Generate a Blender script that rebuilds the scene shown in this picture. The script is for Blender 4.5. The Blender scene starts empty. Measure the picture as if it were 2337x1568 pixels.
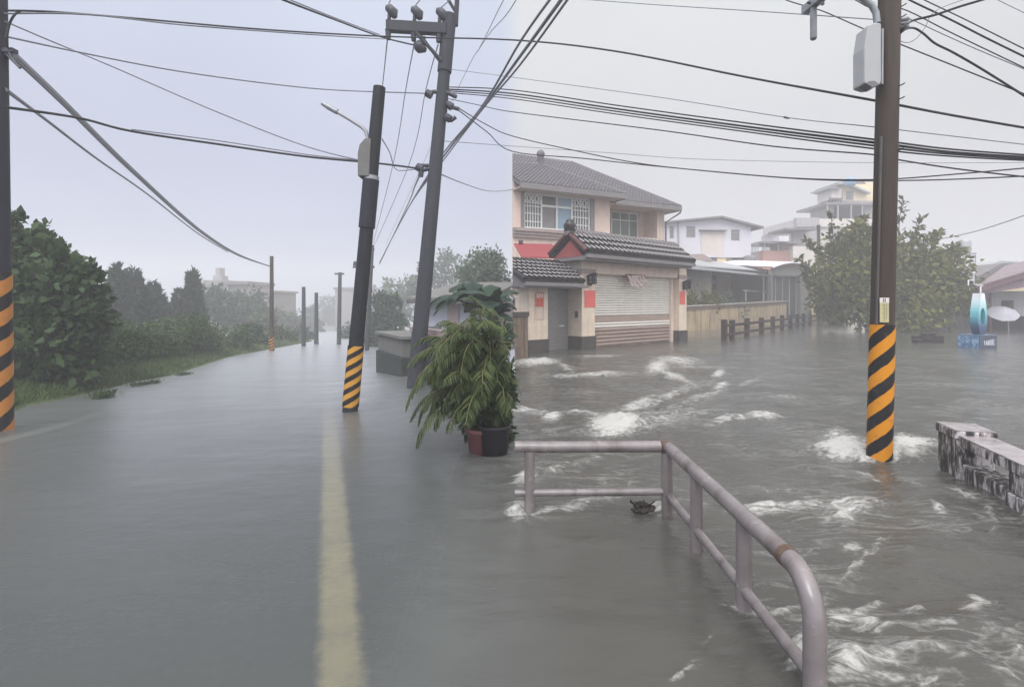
import bpy, math, random
import numpy as np
from mathutils import Vector, Matrix

# ------------------------------------------------------------------ camera, world, sun, exposure
SC = bpy.context.scene
COL = SC.collection
R = math.radians
F, CX, HOR, EYE = 1150.0, 1168.5, 692.0, 1.5          # focal length, centre column, horizon row (photo units), eye height
cam_d = bpy.data.cameras.new('camera')
cam_d.sensor_width = 36.0
cam_d.lens = 36.0 * F / 2337.0
cam_d.shift_y = -(784.0 - HOR) / 2337.0
cam_d.clip_start, cam_d.clip_end = 0.05, 3000
cam = bpy.data.objects.new('camera', cam_d)
cam.location, cam.rotation_euler = (0, 0, EYE), (R(90), 0, 0)
COL.objects.link(cam)
SC.camera = cam

world = bpy.data.worlds.new('World')
SC.world = world
world.use_nodes = True
wn, wl = world.node_tree.nodes, world.node_tree.links
wn.clear()
w_out = wn.new('ShaderNodeOutputWorld')
sky = wn.new('ShaderNodeTexSky')
sky.sky_type, sky.sun_disc = 'NISHITA', False
sky.sun_elevation, sky.sun_rotation = R(48), R(195)
bg_sky = wn.new('ShaderNodeBackground'); bg_sky.inputs[1].default_value = 0.05
wl.new(sky.outputs[0], bg_sky.inputs[0])
geo = wn.new('ShaderNodeTexCoord')
sep = wn.new('ShaderNodeSeparateXYZ'); wl.new(geo.outputs['Generated'], sep.inputs[0])
side_n = wn.new('ShaderNodeMapRange'); side_n.interpolation_type = 'SMOOTHSTEP'
side_n.inputs[1].default_value, side_n.inputs[2].default_value = -0.022, 0.022
wl.new(sep.outputs[0], side_n.inputs[0])
def sky_ramp(stops):
    r = wn.new('ShaderNodeValToRGB'); r.color_ramp.interpolation = 'EASE'
    e = r.color_ramp.elements
    while len(e) > 1: e.remove(e[-1])
    for i, (p, c) in enumerate(stops):
        k = e[0] if i == 0 else e.new(p)
        k.position, k.color = p, (*c, 1)
    wl.new(sep.outputs[2], r.inputs[0]); return r
cloudy_left = sky_ramp([(0.0, (.50, .54, .70)), (.2, (.56, .60, .77)), (.5, (.66, .72, .87)), (.7, (1.2, 1.25, 1.34)), (1, (1.8, 1.83, 1.88))])
cloudy_right = sky_ramp([(0.0, (.66, .66, .69)), (.2, (.70, .70, .725)), (.5, (.80, .815, .83)), (.7, (1.3, 1.31, 1.32)), (1, (1.85, 1.85, 1.85))])
cl_noise = wn.new('ShaderNodeTexNoise'); cl_noise.inputs['Scale'].default_value = 2.2; cl_noise.inputs['Detail'].default_value = 3
wl.new(geo.outputs['Generated'], cl_noise.inputs['Vector'])
cl_map = wn.new('ShaderNodeMapRange'); cl_map.inputs[1].default_value, cl_map.inputs[2].default_value = .3, .7
cl_map.inputs[3].default_value, cl_map.inputs[4].default_value = .955, 1.045
wl.new(cl_noise.outputs[0], cl_map.inputs[0])
mx = wn.new('ShaderNodeMix'); mx.data_type = 'RGBA'
wl.new(side_n.outputs[0], mx.inputs[0]); wl.new(cloudy_left.outputs[0], mx.inputs[6]); wl.new(cloudy_right.outputs[0], mx.inputs[7])
# extra sky brightness added behind the camera, out of frame, to fill the facades
back_n = wn.new('ShaderNodeMapRange'); back_n.interpolation_type = 'SMOOTHSTEP'
for i_, v_ in ((1, .25), (2, -.5), (3, 1.0), (4, 2.7)): back_n.inputs[i_].default_value = v_
wl.new(sep.outputs[1], back_n.inputs[0])
cl_mul = wn.new('ShaderNodeMath'); cl_mul.operation = 'MULTIPLY'
wl.new(cl_map.outputs[0], cl_mul.inputs[0]); wl.new(back_n.outputs[0], cl_mul.inputs[1])
bg_cl = wn.new('ShaderNodeBackground'); wl.new(mx.outputs[2], bg_cl.inputs[0]); wl.new(cl_mul.outputs[0], bg_cl.inputs[1])
mixw = wn.new('ShaderNodeMixShader'); mixw.inputs[0].default_value = 0.95
wl.new(bg_sky.outputs[0], mixw.inputs[1]); wl.new(bg_cl.outputs[0], mixw.inputs[2]); wl.new(mixw.outputs[0], w_out.inputs[0])

sun_d = bpy.data.lights.new('sun', 'SUN'); sun_d.energy, sun_d.angle, sun_d.color = 1.5, R(30), (1, .97, .93)
sun = bpy.data.objects.new('sun', sun_d); sun.rotation_euler = (R(42), 0, R(-15)); COL.objects.link(sun)

SC.view_settings.view_transform = 'Standard'
SC.view_settings.look = 'None'
SC.view_settings.exposure, SC.view_settings.gamma = 0.0, 1.0
SC.render.engine = 'CYCLES'
cy = SC.cycles
cy.use_denoising = True
cy.volume_bounces, cy.max_bounces, cy.transparent_max_bounces = 3, 8, 12
cy.caustics_reflective = cy.caustics_refractive = False

# ------------------------------------------------------------------ helpers
def sstep(a, b, x):
    t = np.clip((np.asarray(x, float) - a) / (b - a), 0, 1); return t * t * (3 - 2 * t)
def wz(x, y):
    """level of the flood: flat on the right, falling gently away along the road on the left"""
    return -0.043 * np.clip(np.asarray(y, float) - 4.0, 0, 106) * (1 - sstep(-4.6, 0.1, x))
def pix(px, py, Y):
    return ((px - CX) / F * Y, Y, EYE - (py - HOR) / F * Y)
def onw(px, py, lift=0.0):
    lo, hi = 0.5, 140.0
    for _ in range(50):
        m = (lo + hi) / 2; p = pix(px, py, m)
        if p[2] > wz(p[0], p[1]): lo = m
        else: hi = m
    p = pix(px, py, lo); return (p[0], p[1], float(wz(p[0], p[1])) + lift)
def rng(seed): return np.random.default_rng(seed)

class Frame:
    """upright plane through (ox, oy) running along u; n points towards the viewer"""
    def __init__(s, ox, oy, ux, uy):
        l = math.hypot(ux, uy); s.ox, s.oy, s.ux, s.uy = ox, oy, ux / l, uy / l; s.nx, s.ny = s.uy, -s.ux
    def w(s, u, n, z): return (s.ox + u * s.ux + n * s.nx, s.oy + u * s.uy + n * s.ny, z)
    def hit(s, px, py, n=0.0):
        dx = (px - CX) / F; t = (n + s.ox * s.nx + s.oy * s.ny) / (dx * s.nx + s.ny); p = pix(px, py, t)
        return ((p[0] - s.ox) * s.ux + (p[1] - s.oy) * s.uy, p[2])
    def U(s, px, n=0.0): return s.hit(px, HOR, n)[0]
    def Z(s, px, py, n=0.0): return s.hit(px, py, n)[1]
    def hitu(s, px, py, u):
        dx = (px - CX) / F; t = (u + s.ox * s.ux + s.oy * s.uy) / (dx * s.ux + s.uy); p = pix(px, py, t)
        return ((p[0] - s.ox) * s.nx + (p[1] - s.oy) * s.ny, p[2])

class MB:
    def __init__(s, tf=None): s.v, s.f, s.sm, s.tf = [], [], [], tf
    def add(s, vs, fs, smooth=False, raw=False):
        b = len(s.v)
        s.v += [tuple(v) if (raw or s.tf is None) else s.tf(*v) for v in vs]
        s.f += [tuple(b + i for i in f) for f in fs]; s.sm += [smooth] * len(fs); return s
    def box(s, x0, x1, y0, y1, z0, z1):
        vs = [(x, y, z) for x in (x0, x1) for y in (y0, y1) for z in (z0, z1)]
        return s.add(vs, [(0, 1, 3, 2), (4, 6, 7, 5), (0, 4, 5, 1), (2, 3, 7, 6), (0, 2, 6, 4), (1, 5, 7, 3)])
    def hexa(s, a, b):
        """solid between two quads of four points each"""
        return s.add(list(a) + list(b), [(3, 2, 1, 0), (4, 5, 6, 7), (0, 1, 5, 4), (1, 2, 6, 5), (2, 3, 7, 6), (3, 0, 4, 7)])
    def prism(s, pts, off):
        n = len(pts); o = [tuple(p[i] + off[i] for i in range(3)) for p in pts]
        return s.add(list(pts) + o, [tuple(range(n))[::-1], tuple(range(n, 2 * n))] + [(i, (i + 1) % n, n + (i + 1) % n, n + i) for i in range(n)])
    def plate(s, pts, t):
        """thin solid slab under a polygon"""
        return s.prism(pts, (0, 0, -t))
    def tube(s, path, r, k=10, caps=True, smooth=True):
        P = [Vector(s.tf(*p)) if s.tf else Vector(p) for p in path]; n = len(P)
        rs = r if isinstance(r, (list, tuple)) else [r] * n
        vs, up = [], None
        for i in range(n):
            t = (P[min(i + 1, n - 1)] - P[max(i - 1, 0)]).normalized()
            if up is None: up = Vector((0, 0, 1)) if abs(t.z) < .9 else Vector((1, 0, 0))
            a = (up - t * up.dot(t)).normalized(); b = t.cross(a); up = a
            vs += [tuple(P[i] + (a * math.cos(2 * math.pi * j / k) + b * math.sin(2 * math.pi * j / k)) * rs[i]) for j in range(k)]
        fs = [(i * k + j, i * k + (j + 1) % k, (i + 1) * k + (j + 1) % k, (i + 1) * k + j) for i in range(n - 1) for j in range(k)]
        s.add(vs, fs, smooth, raw=True)
        if caps:
            s.add(vs[:k], [tuple(range(k))[::-1]], raw=True); s.add(vs[-k:], [tuple(range(k))], raw=True)
        return s
    def lathe(s, c, prof, k=24, smooth=True):
        vs = [(c[0] + r * math.cos(2 * math.pi * j / k), c[1] + r * math.sin(2 * math.pi * j / k), c[2] + z) for r, z in prof for j in range(k)]
        n = len(prof)
        return s.add(vs, [(i * k + j, i * k + (j + 1) % k, (i + 1) * k + (j + 1) % k, (i + 1) * k + j) for i in range(n - 1) for j in range(k)], smooth)
    def wall(s, u0, u1, z0, z1, n, holes=(), depth=.12):
        """front sheet at n with real openings and their reveals; (u0,u1,z0,z1) per hole"""
        us = sorted({u0, u1, *[h[0] for h in holes], *[h[1] for h in holes]}); zs = sorted({z0, z1, *[h[2] for h in holes], *[h[3] for h in holes]})
        for a, b in zip(us, us[1:]):
            for c, d in zip(zs, zs[1:]):
                mu, mz = (a + b) / 2, (c + d) / 2
                if any(h[0] < mu < h[1] and h[2] < mz < h[3] for h in holes): continue
                s.add([(a, n, c), (b, n, c), (b, n, d), (a, n, d)], [(0, 1, 2, 3)])
        for a, b, c, d in holes:
            m = n - depth
            s.add([(a, n, c), (b, n, c), (b, n, d), (a, n, d), (a, m, c), (b, m, c), (b, m, d), (a, m, d)],
                  [(0, 4, 5, 1), (1, 5, 6, 2), (2, 6, 7, 3), (3, 7, 4, 0)])
        return s
    def build(s, name, mat, parent=None, bevel=0.0):
        off = Vector((0, 0, 0)); p = parent
        while p is not None: off += Vector(p.location); p = p.parent
        me = bpy.data.meshes.new(name)
        me.from_pydata([tuple(Vector(v) - off) for v in s.v], [], s.f); me.update()
        me.polygons.foreach_set('use_smooth', s.sm)
        me.materials.append(mat)
        o = bpy.data.objects.new(name, me); COL.objects.link(o)
        if parent is not None: o.parent = parent
        if bevel:
            b = o.modifiers.new('bevel', 'BEVEL'); b.width, b.segments, b.limit_method = bevel, 2, 'ANGLE'
        return o

def tag(o, label=None, cat=None, group=None, kind=None):
    for k, v in (('label', label), ('category', cat), ('group', group), ('kind', kind)):
        if v: o[k] = v
    return o
def thing(name, loc, label, cat, group=None):
    o = bpy.data.objects.new(name, None); o.location = loc; o.empty_display_size = .2; COL.objects.link(o)
    return tag(o, label, cat, group)
def rebase(o, loc):
    """move a one-mesh thing's origin to its base"""
    o.data.transform(Matrix.Translation(-Vector(loc))); o.location = loc; return o

# ------------------------------------------------------------------ materials
def nodes(name):
    m = bpy.data.materials.new(name); m.use_nodes = True; nt = m.node_tree
    return m, nt, nt.nodes, nt.links, nt.nodes['Principled BSDF']
def mat(name, col, rough=.6, var=.25, scale=6.0, bump=.0, metal=0.0, streak=None, streak_amt=.6, spec=.22, stretch=(1, 1, 1)):
    m, nt, N, L, b = nodes(name)
    tc = N.new('ShaderNodeTexCoord'); mp = N.new('ShaderNodeMapping'); mp.inputs['Scale'].default_value = stretch
    L.new(tc.outputs['Object'], mp.inputs[0])
    nz = N.new('ShaderNodeTexNoise'); nz.inputs['Scale'].default_value = scale; nz.inputs['Detail'].default_value = 6; nz.inputs['Roughness'].default_value = .65
    L.new(mp.outputs[0], nz.inputs['Vector'])
    mr = N.new('ShaderNodeMapRange'); mr.inputs[1].default_value, mr.inputs[2].default_value = .25, .75
    mr.inputs[3].default_value, mr.inputs[4].default_value = 1 - var, 1 + var
    L.new(nz.outputs[0], mr.inputs[0])
    mu = N.new('ShaderNodeMix'); mu.data_type = 'RGBA'; mu.blend_type = 'MULTIPLY'; mu.inputs[0].default_value = 1; mu.inputs[6].default_value = (*col, 1)
    L.new(mr.outputs[0], mu.inputs[7]); last = mu.outputs[2]
    if streak:
        mp2 = N.new('ShaderNodeMapping'); mp2.inputs['Scale'].default_value = (9, 9, .7); L.new(tc.outputs['Object'], mp2.inputs[0])
        n2 = N.new('ShaderNodeTexNoise'); n2.inputs['Scale'].default_value = .8; n2.inputs['Detail'].default_value = 5; L.new(mp2.outputs[0], n2.inputs['Vector'])
        m2 = N.new('ShaderNodeMapRange'); m2.inputs[1].default_value, m2.inputs[2].default_value = .48, .68; m2.inputs[4].default_value = streak_amt
        L.new(n2.outputs[0], m2.inputs[0])
        mx = N.new('ShaderNodeMix'); mx.data_type = 'RGBA'; mx.inputs[7].default_value = (*streak, 1)
        L.new(m2.outputs[0], mx.inputs[0]); L.new(last, mx.inputs[6]); last = mx.outputs[2]
    L.new(last, b.inputs['Base Color'])
    r2 = N.new('ShaderNodeMapRange'); r2.inputs[3].default_value, r2.inputs[4].default_value = max(rough - .12, .03), min(rough + .12, 1)
    L.new(nz.outputs[0], r2.inputs[0]); L.new(r2.outputs[0], b.inputs['Roughness'])
    b.inputs['Metallic'].default_value = metal; b.inputs['Specular IOR Level'].default_value = spec
    if bump:
        bp = N.new('ShaderNodeBump'); bp.inputs['Strength'].default_value = bump; bp.inputs['Distance'].default_value = .02
        L.new(nz.outputs[0], bp.inputs['Height']); L.new(bp.outputs[0], b.inputs['Normal'])
    return m
def leaf_mat(name, dark, light, rough=.45, clump=1.3):
    m, nt, N, L, b = nodes(name)
    g = N.new('ShaderNodeNewGeometry'); tc = N.new('ShaderNodeTexCoord')
    nz = N.new('ShaderNodeTexNoise'); nz.inputs['Scale'].default_value = clump; nz.inputs['Detail'].default_value = 2
    L.new(tc.outputs['Object'], nz.inputs['Vector'])
    ma = N.new('ShaderNodeMath'); ma.operation = 'MULTIPLY_ADD'; ma.inputs[1].default_value = .55
    L.new(g.outputs['Random Per Island'], ma.inputs[0])
    mr = N.new('ShaderNodeMapRange'); mr.inputs[1].default_value, mr.inputs[2].default_value, mr.inputs[4].default_value = .3, .7, .5
    L.new(nz.outputs[0], mr.inputs[0]); L.new(mr.outputs[0], ma.inputs[2])
    mx = N.new('ShaderNodeMix'); mx.data_type = 'RGBA'; mx.inputs[6].default_value = (*dark, 1); mx.inputs[7].default_value = (*light, 1)
    L.new(ma.outputs[0], mx.inputs[0]); L.new(mx.outputs[2], b.inputs['Base Color'])
    b.inputs['Roughness'].default_value = rough + .12; b.inputs['Specular IOR Level'].default_value = .22
    tr = N.new('ShaderNodeBsdfTranslucent'); L.new(mx.outputs[2], tr.inputs[0])
    ms = N.new('ShaderNodeMixShader'); ms.inputs[0].default_value = .22
    L.new(b.outputs[0], ms.inputs[1]); L.new(tr.outputs[0], ms.inputs[2]); L.new(ms.outputs[0], N['Material Output'].inputs[0])
    return m
def stripe_mat(name, orange, period, lean=(0, 0), turns=2, phase=0.0):
    """hand painted black and orange spiral bands with scuffs"""
    m, nt, N, L, b = nodes(name)
    def math_(op, a, bb=None, c=None):
        n = N.new('ShaderNodeMath'); n.operation = op
        for i, x in enumerate((a, bb, c)):
            if x is None: continue
            if isinstance(x, (int, float)): n.inputs[i].default_value = x
            else: L.new(x, n.inputs[i])
        return n.outputs[0]
    tc = N.new('ShaderNodeTexCoord'); sp = N.new('ShaderNodeSeparateXYZ'); L.new(tc.outputs['Object'], sp.inputs[0])
    x = math_('MULTIPLY_ADD', sp.outputs[2], -lean[0], sp.outputs[0]); y = math_('MULTIPLY_ADD', sp.outputs[2], -lean[1], sp.outputs[1])
    th = math_('ARCTAN2', x, math_('MULTIPLY', y, -1.0))
    nz = N.new('ShaderNodeTexNoise'); nz.inputs['Scale'].default_value = 14; nz.inputs['Detail'].default_value = 5; L.new(tc.outputs['Object'], nz.inputs['Vector'])
    q = math_('MULTIPLY_ADD', sp.outputs[2], 1 / period, math_('MULTIPLY', th, -turns / (2 * math.pi)))
    q = math_('ADD', math_('ADD', q, math_('MULTIPLY', nz.outputs[0], .10)), phase)
    fr = math_('FRACT', q); st = math_('GREATER_THAN', fr, .5)
    mx = N.new('ShaderNodeMix'); mx.data_type = 'RGBA'; mx.inputs[6].default_value = (.012, .011, .012, 1); mx.inputs[7].default_value = (*orange, 1)
    L.new(st, mx.inputs[0])
    n2 = N.new('ShaderNodeTexNoise'); n2.inputs['Scale'].default_value = 9; n2.inputs['Detail'].default_value = 8; n2.inputs['Roughness'].default_value = .75; L.new(tc.outputs['Object'], n2.inputs['Vector'])
    w = N.new('ShaderNodeMapRange'); w.inputs[1].default_value, w.inputs[2].default_value, w.inputs[4].default_value = .55, .78, .75; L.new(n2.outputs[0], w.inputs[0])
    m2 = N.new('ShaderNodeMix'); m2.data_type = 'RGBA'; m2.inputs[7].default_value = (.10, .075, .06, 1); L.new(w.outputs[0], m2.inputs[0]); L.new(mx.outputs[2], m2.inputs[6])
    L.new(m2.outputs[2], b.inputs['Base Color']); b.inputs['Roughness'].default_value = .5; b.inputs['Specular IOR Level'].default_value = .18
    return m
M = {}
M['cream'] = mat('cream render', (.60, .47, .40), .8, .10, 3, .1, streak=(.42, .32, .27), streak_amt=.35)
M['cream_tile'] = mat('beige wall tile', (.64, .53, .42), .55, .14, 4, .05, streak=(.44, .35, .27), streak_amt=.35)
M['lintel'] = mat('tan lintel paint', (.68, .545, .46), .7, .10, 2, .05, streak=(.45, .35, .29), streak_amt=.3)
M['moulding'] = mat('mauve moulding', (.30, .235, .22), .7, .15, 5)
M['dark_base'] = mat('dark wet plinth', (.060, .050, .045), .35, .3, 5, .1)
M['roof_grey'] = mat('grey roof tile', (.115, .105, .11), .45, .25, 7, .1)
M['tile_glint'] = mat('painted tile glint', (.27, .25, .25), .3, .35, 9, spec=.5)  # pale grey that puts the wet sky glints into the tile colour
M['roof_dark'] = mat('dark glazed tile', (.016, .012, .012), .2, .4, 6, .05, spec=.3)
M['fascia'] = mat('grey fascia', (.17, .155, .155), .5, .15, 4)
M['soffit'] = mat('pale soffit', (.46, .39, .35), .8, .08, 3)
M['white_frame'] = mat('white window frame', (.62, .63, .60), .45, .07, 5)
M['glass_dark'] = mat('dark window glass', (.055, .055, .055), .12, .2, 1.5)
M['glass_grey'] = mat('grey window glass', (.16, .15, .15), .15, .25, 1.5)
M['glass_blue'] = mat('blue sheet behind glass', (.20, .29, .36), .3, .08, 2)
M['glass_green'] = mat('green tinted glass', (.10, .14, .11), .15, .2, 2)
M['gable_red'] = mat('red gable paint', (.27, .06, .055), .6, .15, 5)
M['verge_red'] = mat('dark red verge tile', (.085, .026, .025), .35, .3, 6)
M['shed_red'] = mat('red metal sheet', (.25, .045, .05), .4, .15, 3)
M['slat_light'] = mat('pale shutter slats', (.74, .70, .635), .35, .08, 2, stretch=(1, 1, 5), streak=(.60, .56, .50), streak_amt=.3)
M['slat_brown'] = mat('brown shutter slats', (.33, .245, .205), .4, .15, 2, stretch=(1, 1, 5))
M['door_metal'] = mat('grey metal door', (.19, .18, .175), .32, .15, 3, stretch=(1, 1, 4), metal=.2)
M['lamp_black'] = mat('black iron', (.012, .012, .013), .4, .2, 8)
M['red_paper'] = mat('faded red paper', (.62, .13, .115), .7, .14, 4)
M['poster_red'] = mat('orange red print', (.50, .095, .055), .5, .22, 9)
M['paper_white'] = mat('white paper', (.66, .60, .56), .7, .08, 9)
M['streamer'] = mat('rain soaked paper', (.60, .47, .44), .7, .2, 10)
M['streamer_red'] = mat('dark red cloth', (.17, .045, .05), .8, .2, 10)
M['weathered'] = mat('weathered plank', (.16, .115, .085), .8, .35, 5, .3, streak=(.06, .045, .035))
M['yard_wall'] = mat('stained yard wall', (.40, .315, .20), .85, .2, 2.2, .15, streak=(.135, .095, .065), streak_amt=.85)
M['cap_brown'] = mat('brown wall cap', (.155, .11, .095), .6, .2, 4)
M['cap_pale'] = mat('pale coping', (.42, .38, .35), .6, .1, 4)
M['fence_brown'] = mat('dark brown timber look concrete', (.034, .022, .019), .6, .3, 5, .1)
M['sheet_grey'] = mat('grey sheet roof', (.34, .345, .35), .35, .12, 2, stretch=(4, 1, 1))
M['sheet_white'] = mat('white sheet roof', (.58, .56, .58), .4, .06, 2)
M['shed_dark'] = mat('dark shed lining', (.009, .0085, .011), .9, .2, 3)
M['white_wall'] = mat('white sheet cladding', (.50, .48, .51), .6, .06, 2)
M['yellow_wall'] = mat('pale yellow wall', (.66, .55, .35), .8, .08, 2)
M['grey_wall'] = mat('grey concrete wall', (.34, .32, .32), .8, .14, 2, streak=(.2, .19, .18), streak_amt=.4)
M['pale_wall'] = mat('pale concrete', (.55, .50, .46), .8, .12, 2)
M['brick_pink'] = mat('pinkish brick', (.36, .19, .155), .85, .2, 6)
M['brick_red'] = mat('dull red wall', (.20, .055, .055), .8, .25, 3, streak=(.09, .035, .035))
M['roof_purple'] = mat('wine red sheet roof', (.20, .135, .15), .3, .14, 2, stretch=(5, 1, 1))
M['roof_purple_dark'] = mat('dark wine fascia', (.13, .07, .08), .4, .2, 3)
M['tank'] = mat('steel water tank', (.36, .37, .36), .4, .12, 4, metal=.2)
M['frame_grey'] = mat('grey steel', (.30, .30, .31), .45, .12, 5, metal=.3)
M['tank_blue'] = mat('blue plastic tank', (.18, .34, .52), .4, .08, 5)
M['pole_wood'] = mat('brown weathered pole', (.048, .034, .027), .6, .3, 7, .15, stretch=(3, 3, .25), streak=(.10, .082, .068), streak_amt=.6)
M['pole_grey'] = mat('grey concrete pole', (.042, .044, .051), .7, .2, 6, .08, stretch=(2, 2, .4))
M['pole_black'] = mat('dark wet pole', (.014, .0145, .018), .5, .25, 6, .08, stretch=(2, 2, .4))
M['pole_left'] = mat('dark slate pole', (.018, .019, .028), .6, .2, 6, stretch=(2, 2, .4))
M['stripe_right'] = stripe_mat('black and orange bands', (.56, .22, .012), .266, (.018, 0), 2.3, .45)
M['stripe_mid'] = stripe_mat('black and yellow bands', (.52, .26, .045), .20, (.075, 0), 2, .2)
M['stripe_left'] = stripe_mat('black and dull orange bands', (.42, .17, .035), .37, (-.03, 0), 2.2, .3)
M['box_white'] = mat('pale grey plastic', (.37, .37, .365), .4, .06, 3, streak=(.30, .30, .29), streak_amt=.4)
M['conduit'] = mat('grimy grey conduit', (.085, .078, .07), .5, .25, 6)
M['galv'] = mat('galvanised steel', (.27, .28, .29), .4, .15, 5, metal=.4)
M['insul'] = mat('grey porcelain', (.20, .20, .21), .25, .2, 6)
M['insul_dark'] = mat('dark porcelain', (.05, .05, .06), .3, .2, 6)
M['cable'] = mat('black cable sheath', (.022, .022, .024), .5, .2, 6)
M['cable_grey'] = mat('grey cable sheath', (.17, .17, .195), .5, .2, 6)
M['plate_yellow'] = mat('yellowed plate', (.46, .42, .22), .5, .12, 8)
M['rail'] = mat('painted steel rail', (.175, .150, .148), .24, .2, 9, .08, spec=.7, streak=(.065, .046, .040), streak_amt=.7)
M['rust'] = mat('rusty weld', (.115, .075, .058), .8, .5, 22, .3)
M['clod'] = mat('wet rubbish', (.022, .018, .014), .5, .5, 20, .5)
M['plank'] = mat('soaked plank', (.022, .017, .015), .8, .3, 8, .2)
M['umbrella'] = mat('grey umbrella cloth', (.36, .35, .38), .6, .08, 4)
M['navy'] = mat('navy sign panel', (.055, .065, .105), .4, .1, 3)
M['white_paint'] = mat('white lettering', (.68, .70, .74), .5, .05, 6)
M['bracket'] = mat('white bent rod', (.66, .65, .66), .4, .06, 6)
M['terracotta'] = mat('dull red pot', (.21, .075, .075), .6, .22, 5, .05)
M['pot_black'] = mat('black plastic pot', (.018, .015, .02), .4, .25, 6)
M['bark'] = mat('bark', (.060, .047, .037), .9, .35, 8, .4, stretch=(2, 2, .6))
M['stem'] = mat('palm stem', (.12, .115, .05), .6, .25, 8)
M['misty_wall'] = mat('far pale block', (.25, .225, .21), .8, .08, 1)
M['hut_wall'] = mat('pale blue grey wall', (.40, .41, .46), .8, .08, 2)
M['hut_roof'] = mat('dark eaves', (.10, .09, .095), .7, .2, 3)
M['low_wall'] = mat('pale low wall panel', (.15, .145, .135), .8, .2, 3)
M['low_wall_dark'] = mat('mossy wall base', (.045, .05, .046), .7, .3, 5)
M['asphalt'] = mat('silted asphalt', (.085, .088, .085), .9, .25, 20)
M['line_yellow'] = mat('worn yellow road paint', (.90, .74, .44), .7, .15, 5)
def worn_paint(m):
    nt = m.node_tree; N, L = nt.nodes, nt.links; b = N['Principled BSDF']; src = b.inputs['Base Color'].links[0].from_socket
    a = N.new('ShaderNodeAttribute'); a.attribute_name = 'paint'; tc = N.new('ShaderNodeTexCoord')
    nz = N.new('ShaderNodeTexNoise'); nz.inputs['Scale'].default_value = 7; nz.inputs['Detail'].default_value = 7; nz.inputs['Roughness'].default_value = .7; L.new(tc.outputs['Object'], nz.inputs['Vector'])
    ad = N.new('ShaderNodeMath'); ad.operation = 'MULTIPLY_ADD'; ad.inputs[1].default_value = 1.3; L.new(nz.outputs[0], ad.inputs[0]); L.new(a.outputs['Fac'], ad.inputs[2])
    mr = N.new('ShaderNodeMapRange'); mr.interpolation_type = 'SMOOTHSTEP'; mr.inputs[1].default_value, mr.inputs[2].default_value = .65, 1.65; L.new(ad.outputs[0], mr.inputs[0])
    mx = N.new('ShaderNodeMix'); mx.data_type = 'RGBA'; mx.inputs[6].default_value = (.085, .088, .085, 1); L.new(mr.outputs[0], mx.inputs[0]); L.new(src, mx.inputs[7]); L.new(mx.outputs[2], b.inputs['Base Color'])
worn_paint(M['line_yellow'])
M['line_white'] = mat('worn white road paint', (.62, .62, .58), .7, .2, 5)
M['mud'] = mat('mud', (.10, .09, .07), .9, .3, 4)
M['soil'] = mat('grassy soil', (.055, .075, .028), .9, .4, 3, .3)
M['leaf_big'] = leaf_mat('glossy broad leaves', (.008, .020, .009), (.062, .105, .034))
M['leaf_hedge'] = leaf_mat('hedge leaves', (.024, .048, .016), (.085, .125, .045))
M['leaf_conifer'] = leaf_mat('conifer needles', (.010, .028, .020), (.030, .058, .036))
M['leaf_mid'] = leaf_mat('mid green leaves', (.020, .046, .026), (.062, .105, .052))
M['leaf_pale'] = leaf_mat('pale green leaves', (.06, .10, .055), (.15, .20, .115))
M['leaf_right'] = leaf_mat('olive leaves', (.026, .032, .007), (.20, .205, .034), clump=.9)
M['leaf_sprig'] = leaf_mat('olive sprig leaves', (.03, .038, .010), (.135, .14, .03))
M['leaf_palm'] = leaf_mat('palm leaflets', (.014, .028, .009), (.085, .110, .032), clump=2.5)
M['leaf_banana'] = leaf_mat('banana leaves', (.010, .028, .018), (.034, .062, .036))
M['grass'] = leaf_mat('wet grass', (.05, .085, .025), (.10, .14, .045), .6)

def concrete_white():
    m, nt, N, L, b = nodes('flaking white painted concrete')
    tc = N.new('ShaderNodeTexCoord'); mp = N.new('ShaderNodeMapping'); mp.inputs['Scale'].default_value = (16, 16, 4); L.new(tc.outputs['Object'], mp.inputs[0])
    nz = N.new('ShaderNodeTexNoise'); nz.inputs['Scale'].default_value = 1.0; nz.inputs['Detail'].default_value = 8; nz.inputs['Roughness'].default_value = .7; L.new(mp.outputs[0], nz.inputs['Vector'])
    rp = N.new('ShaderNodeValToRGB'); e = rp.color_ramp.elements
    e[0].position, e[0].color = .42, (.016, .014, .012, 1); e[1].position, e[1].color = .57, (.52, .48, .47, 1); k_ = e.new(.48); k_.color = (.10, .088, .08, 1)
    L.new(nz.outputs[0], rp.inputs[0]); L.new(rp.outputs[0], b.inputs['Base Color']); b.inputs['Roughness'].default_value = .7
    bp = N.new('ShaderNodeBump'); bp.inputs['Strength'].default_value = .4; bp.inputs['Distance'].default_value = .01; L.new(nz.outputs[0], bp.inputs['Height']); L.new(bp.outputs[0], b.inputs['Normal'])
    return m
M['flaked'] = concrete_white()
M['coping_wet'] = mat('worn pale coping', (.30, .265, .27), .3, .25, 8, .1, spec=.5, streak=(.10, .085, .08), streak_amt=.6)
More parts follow.
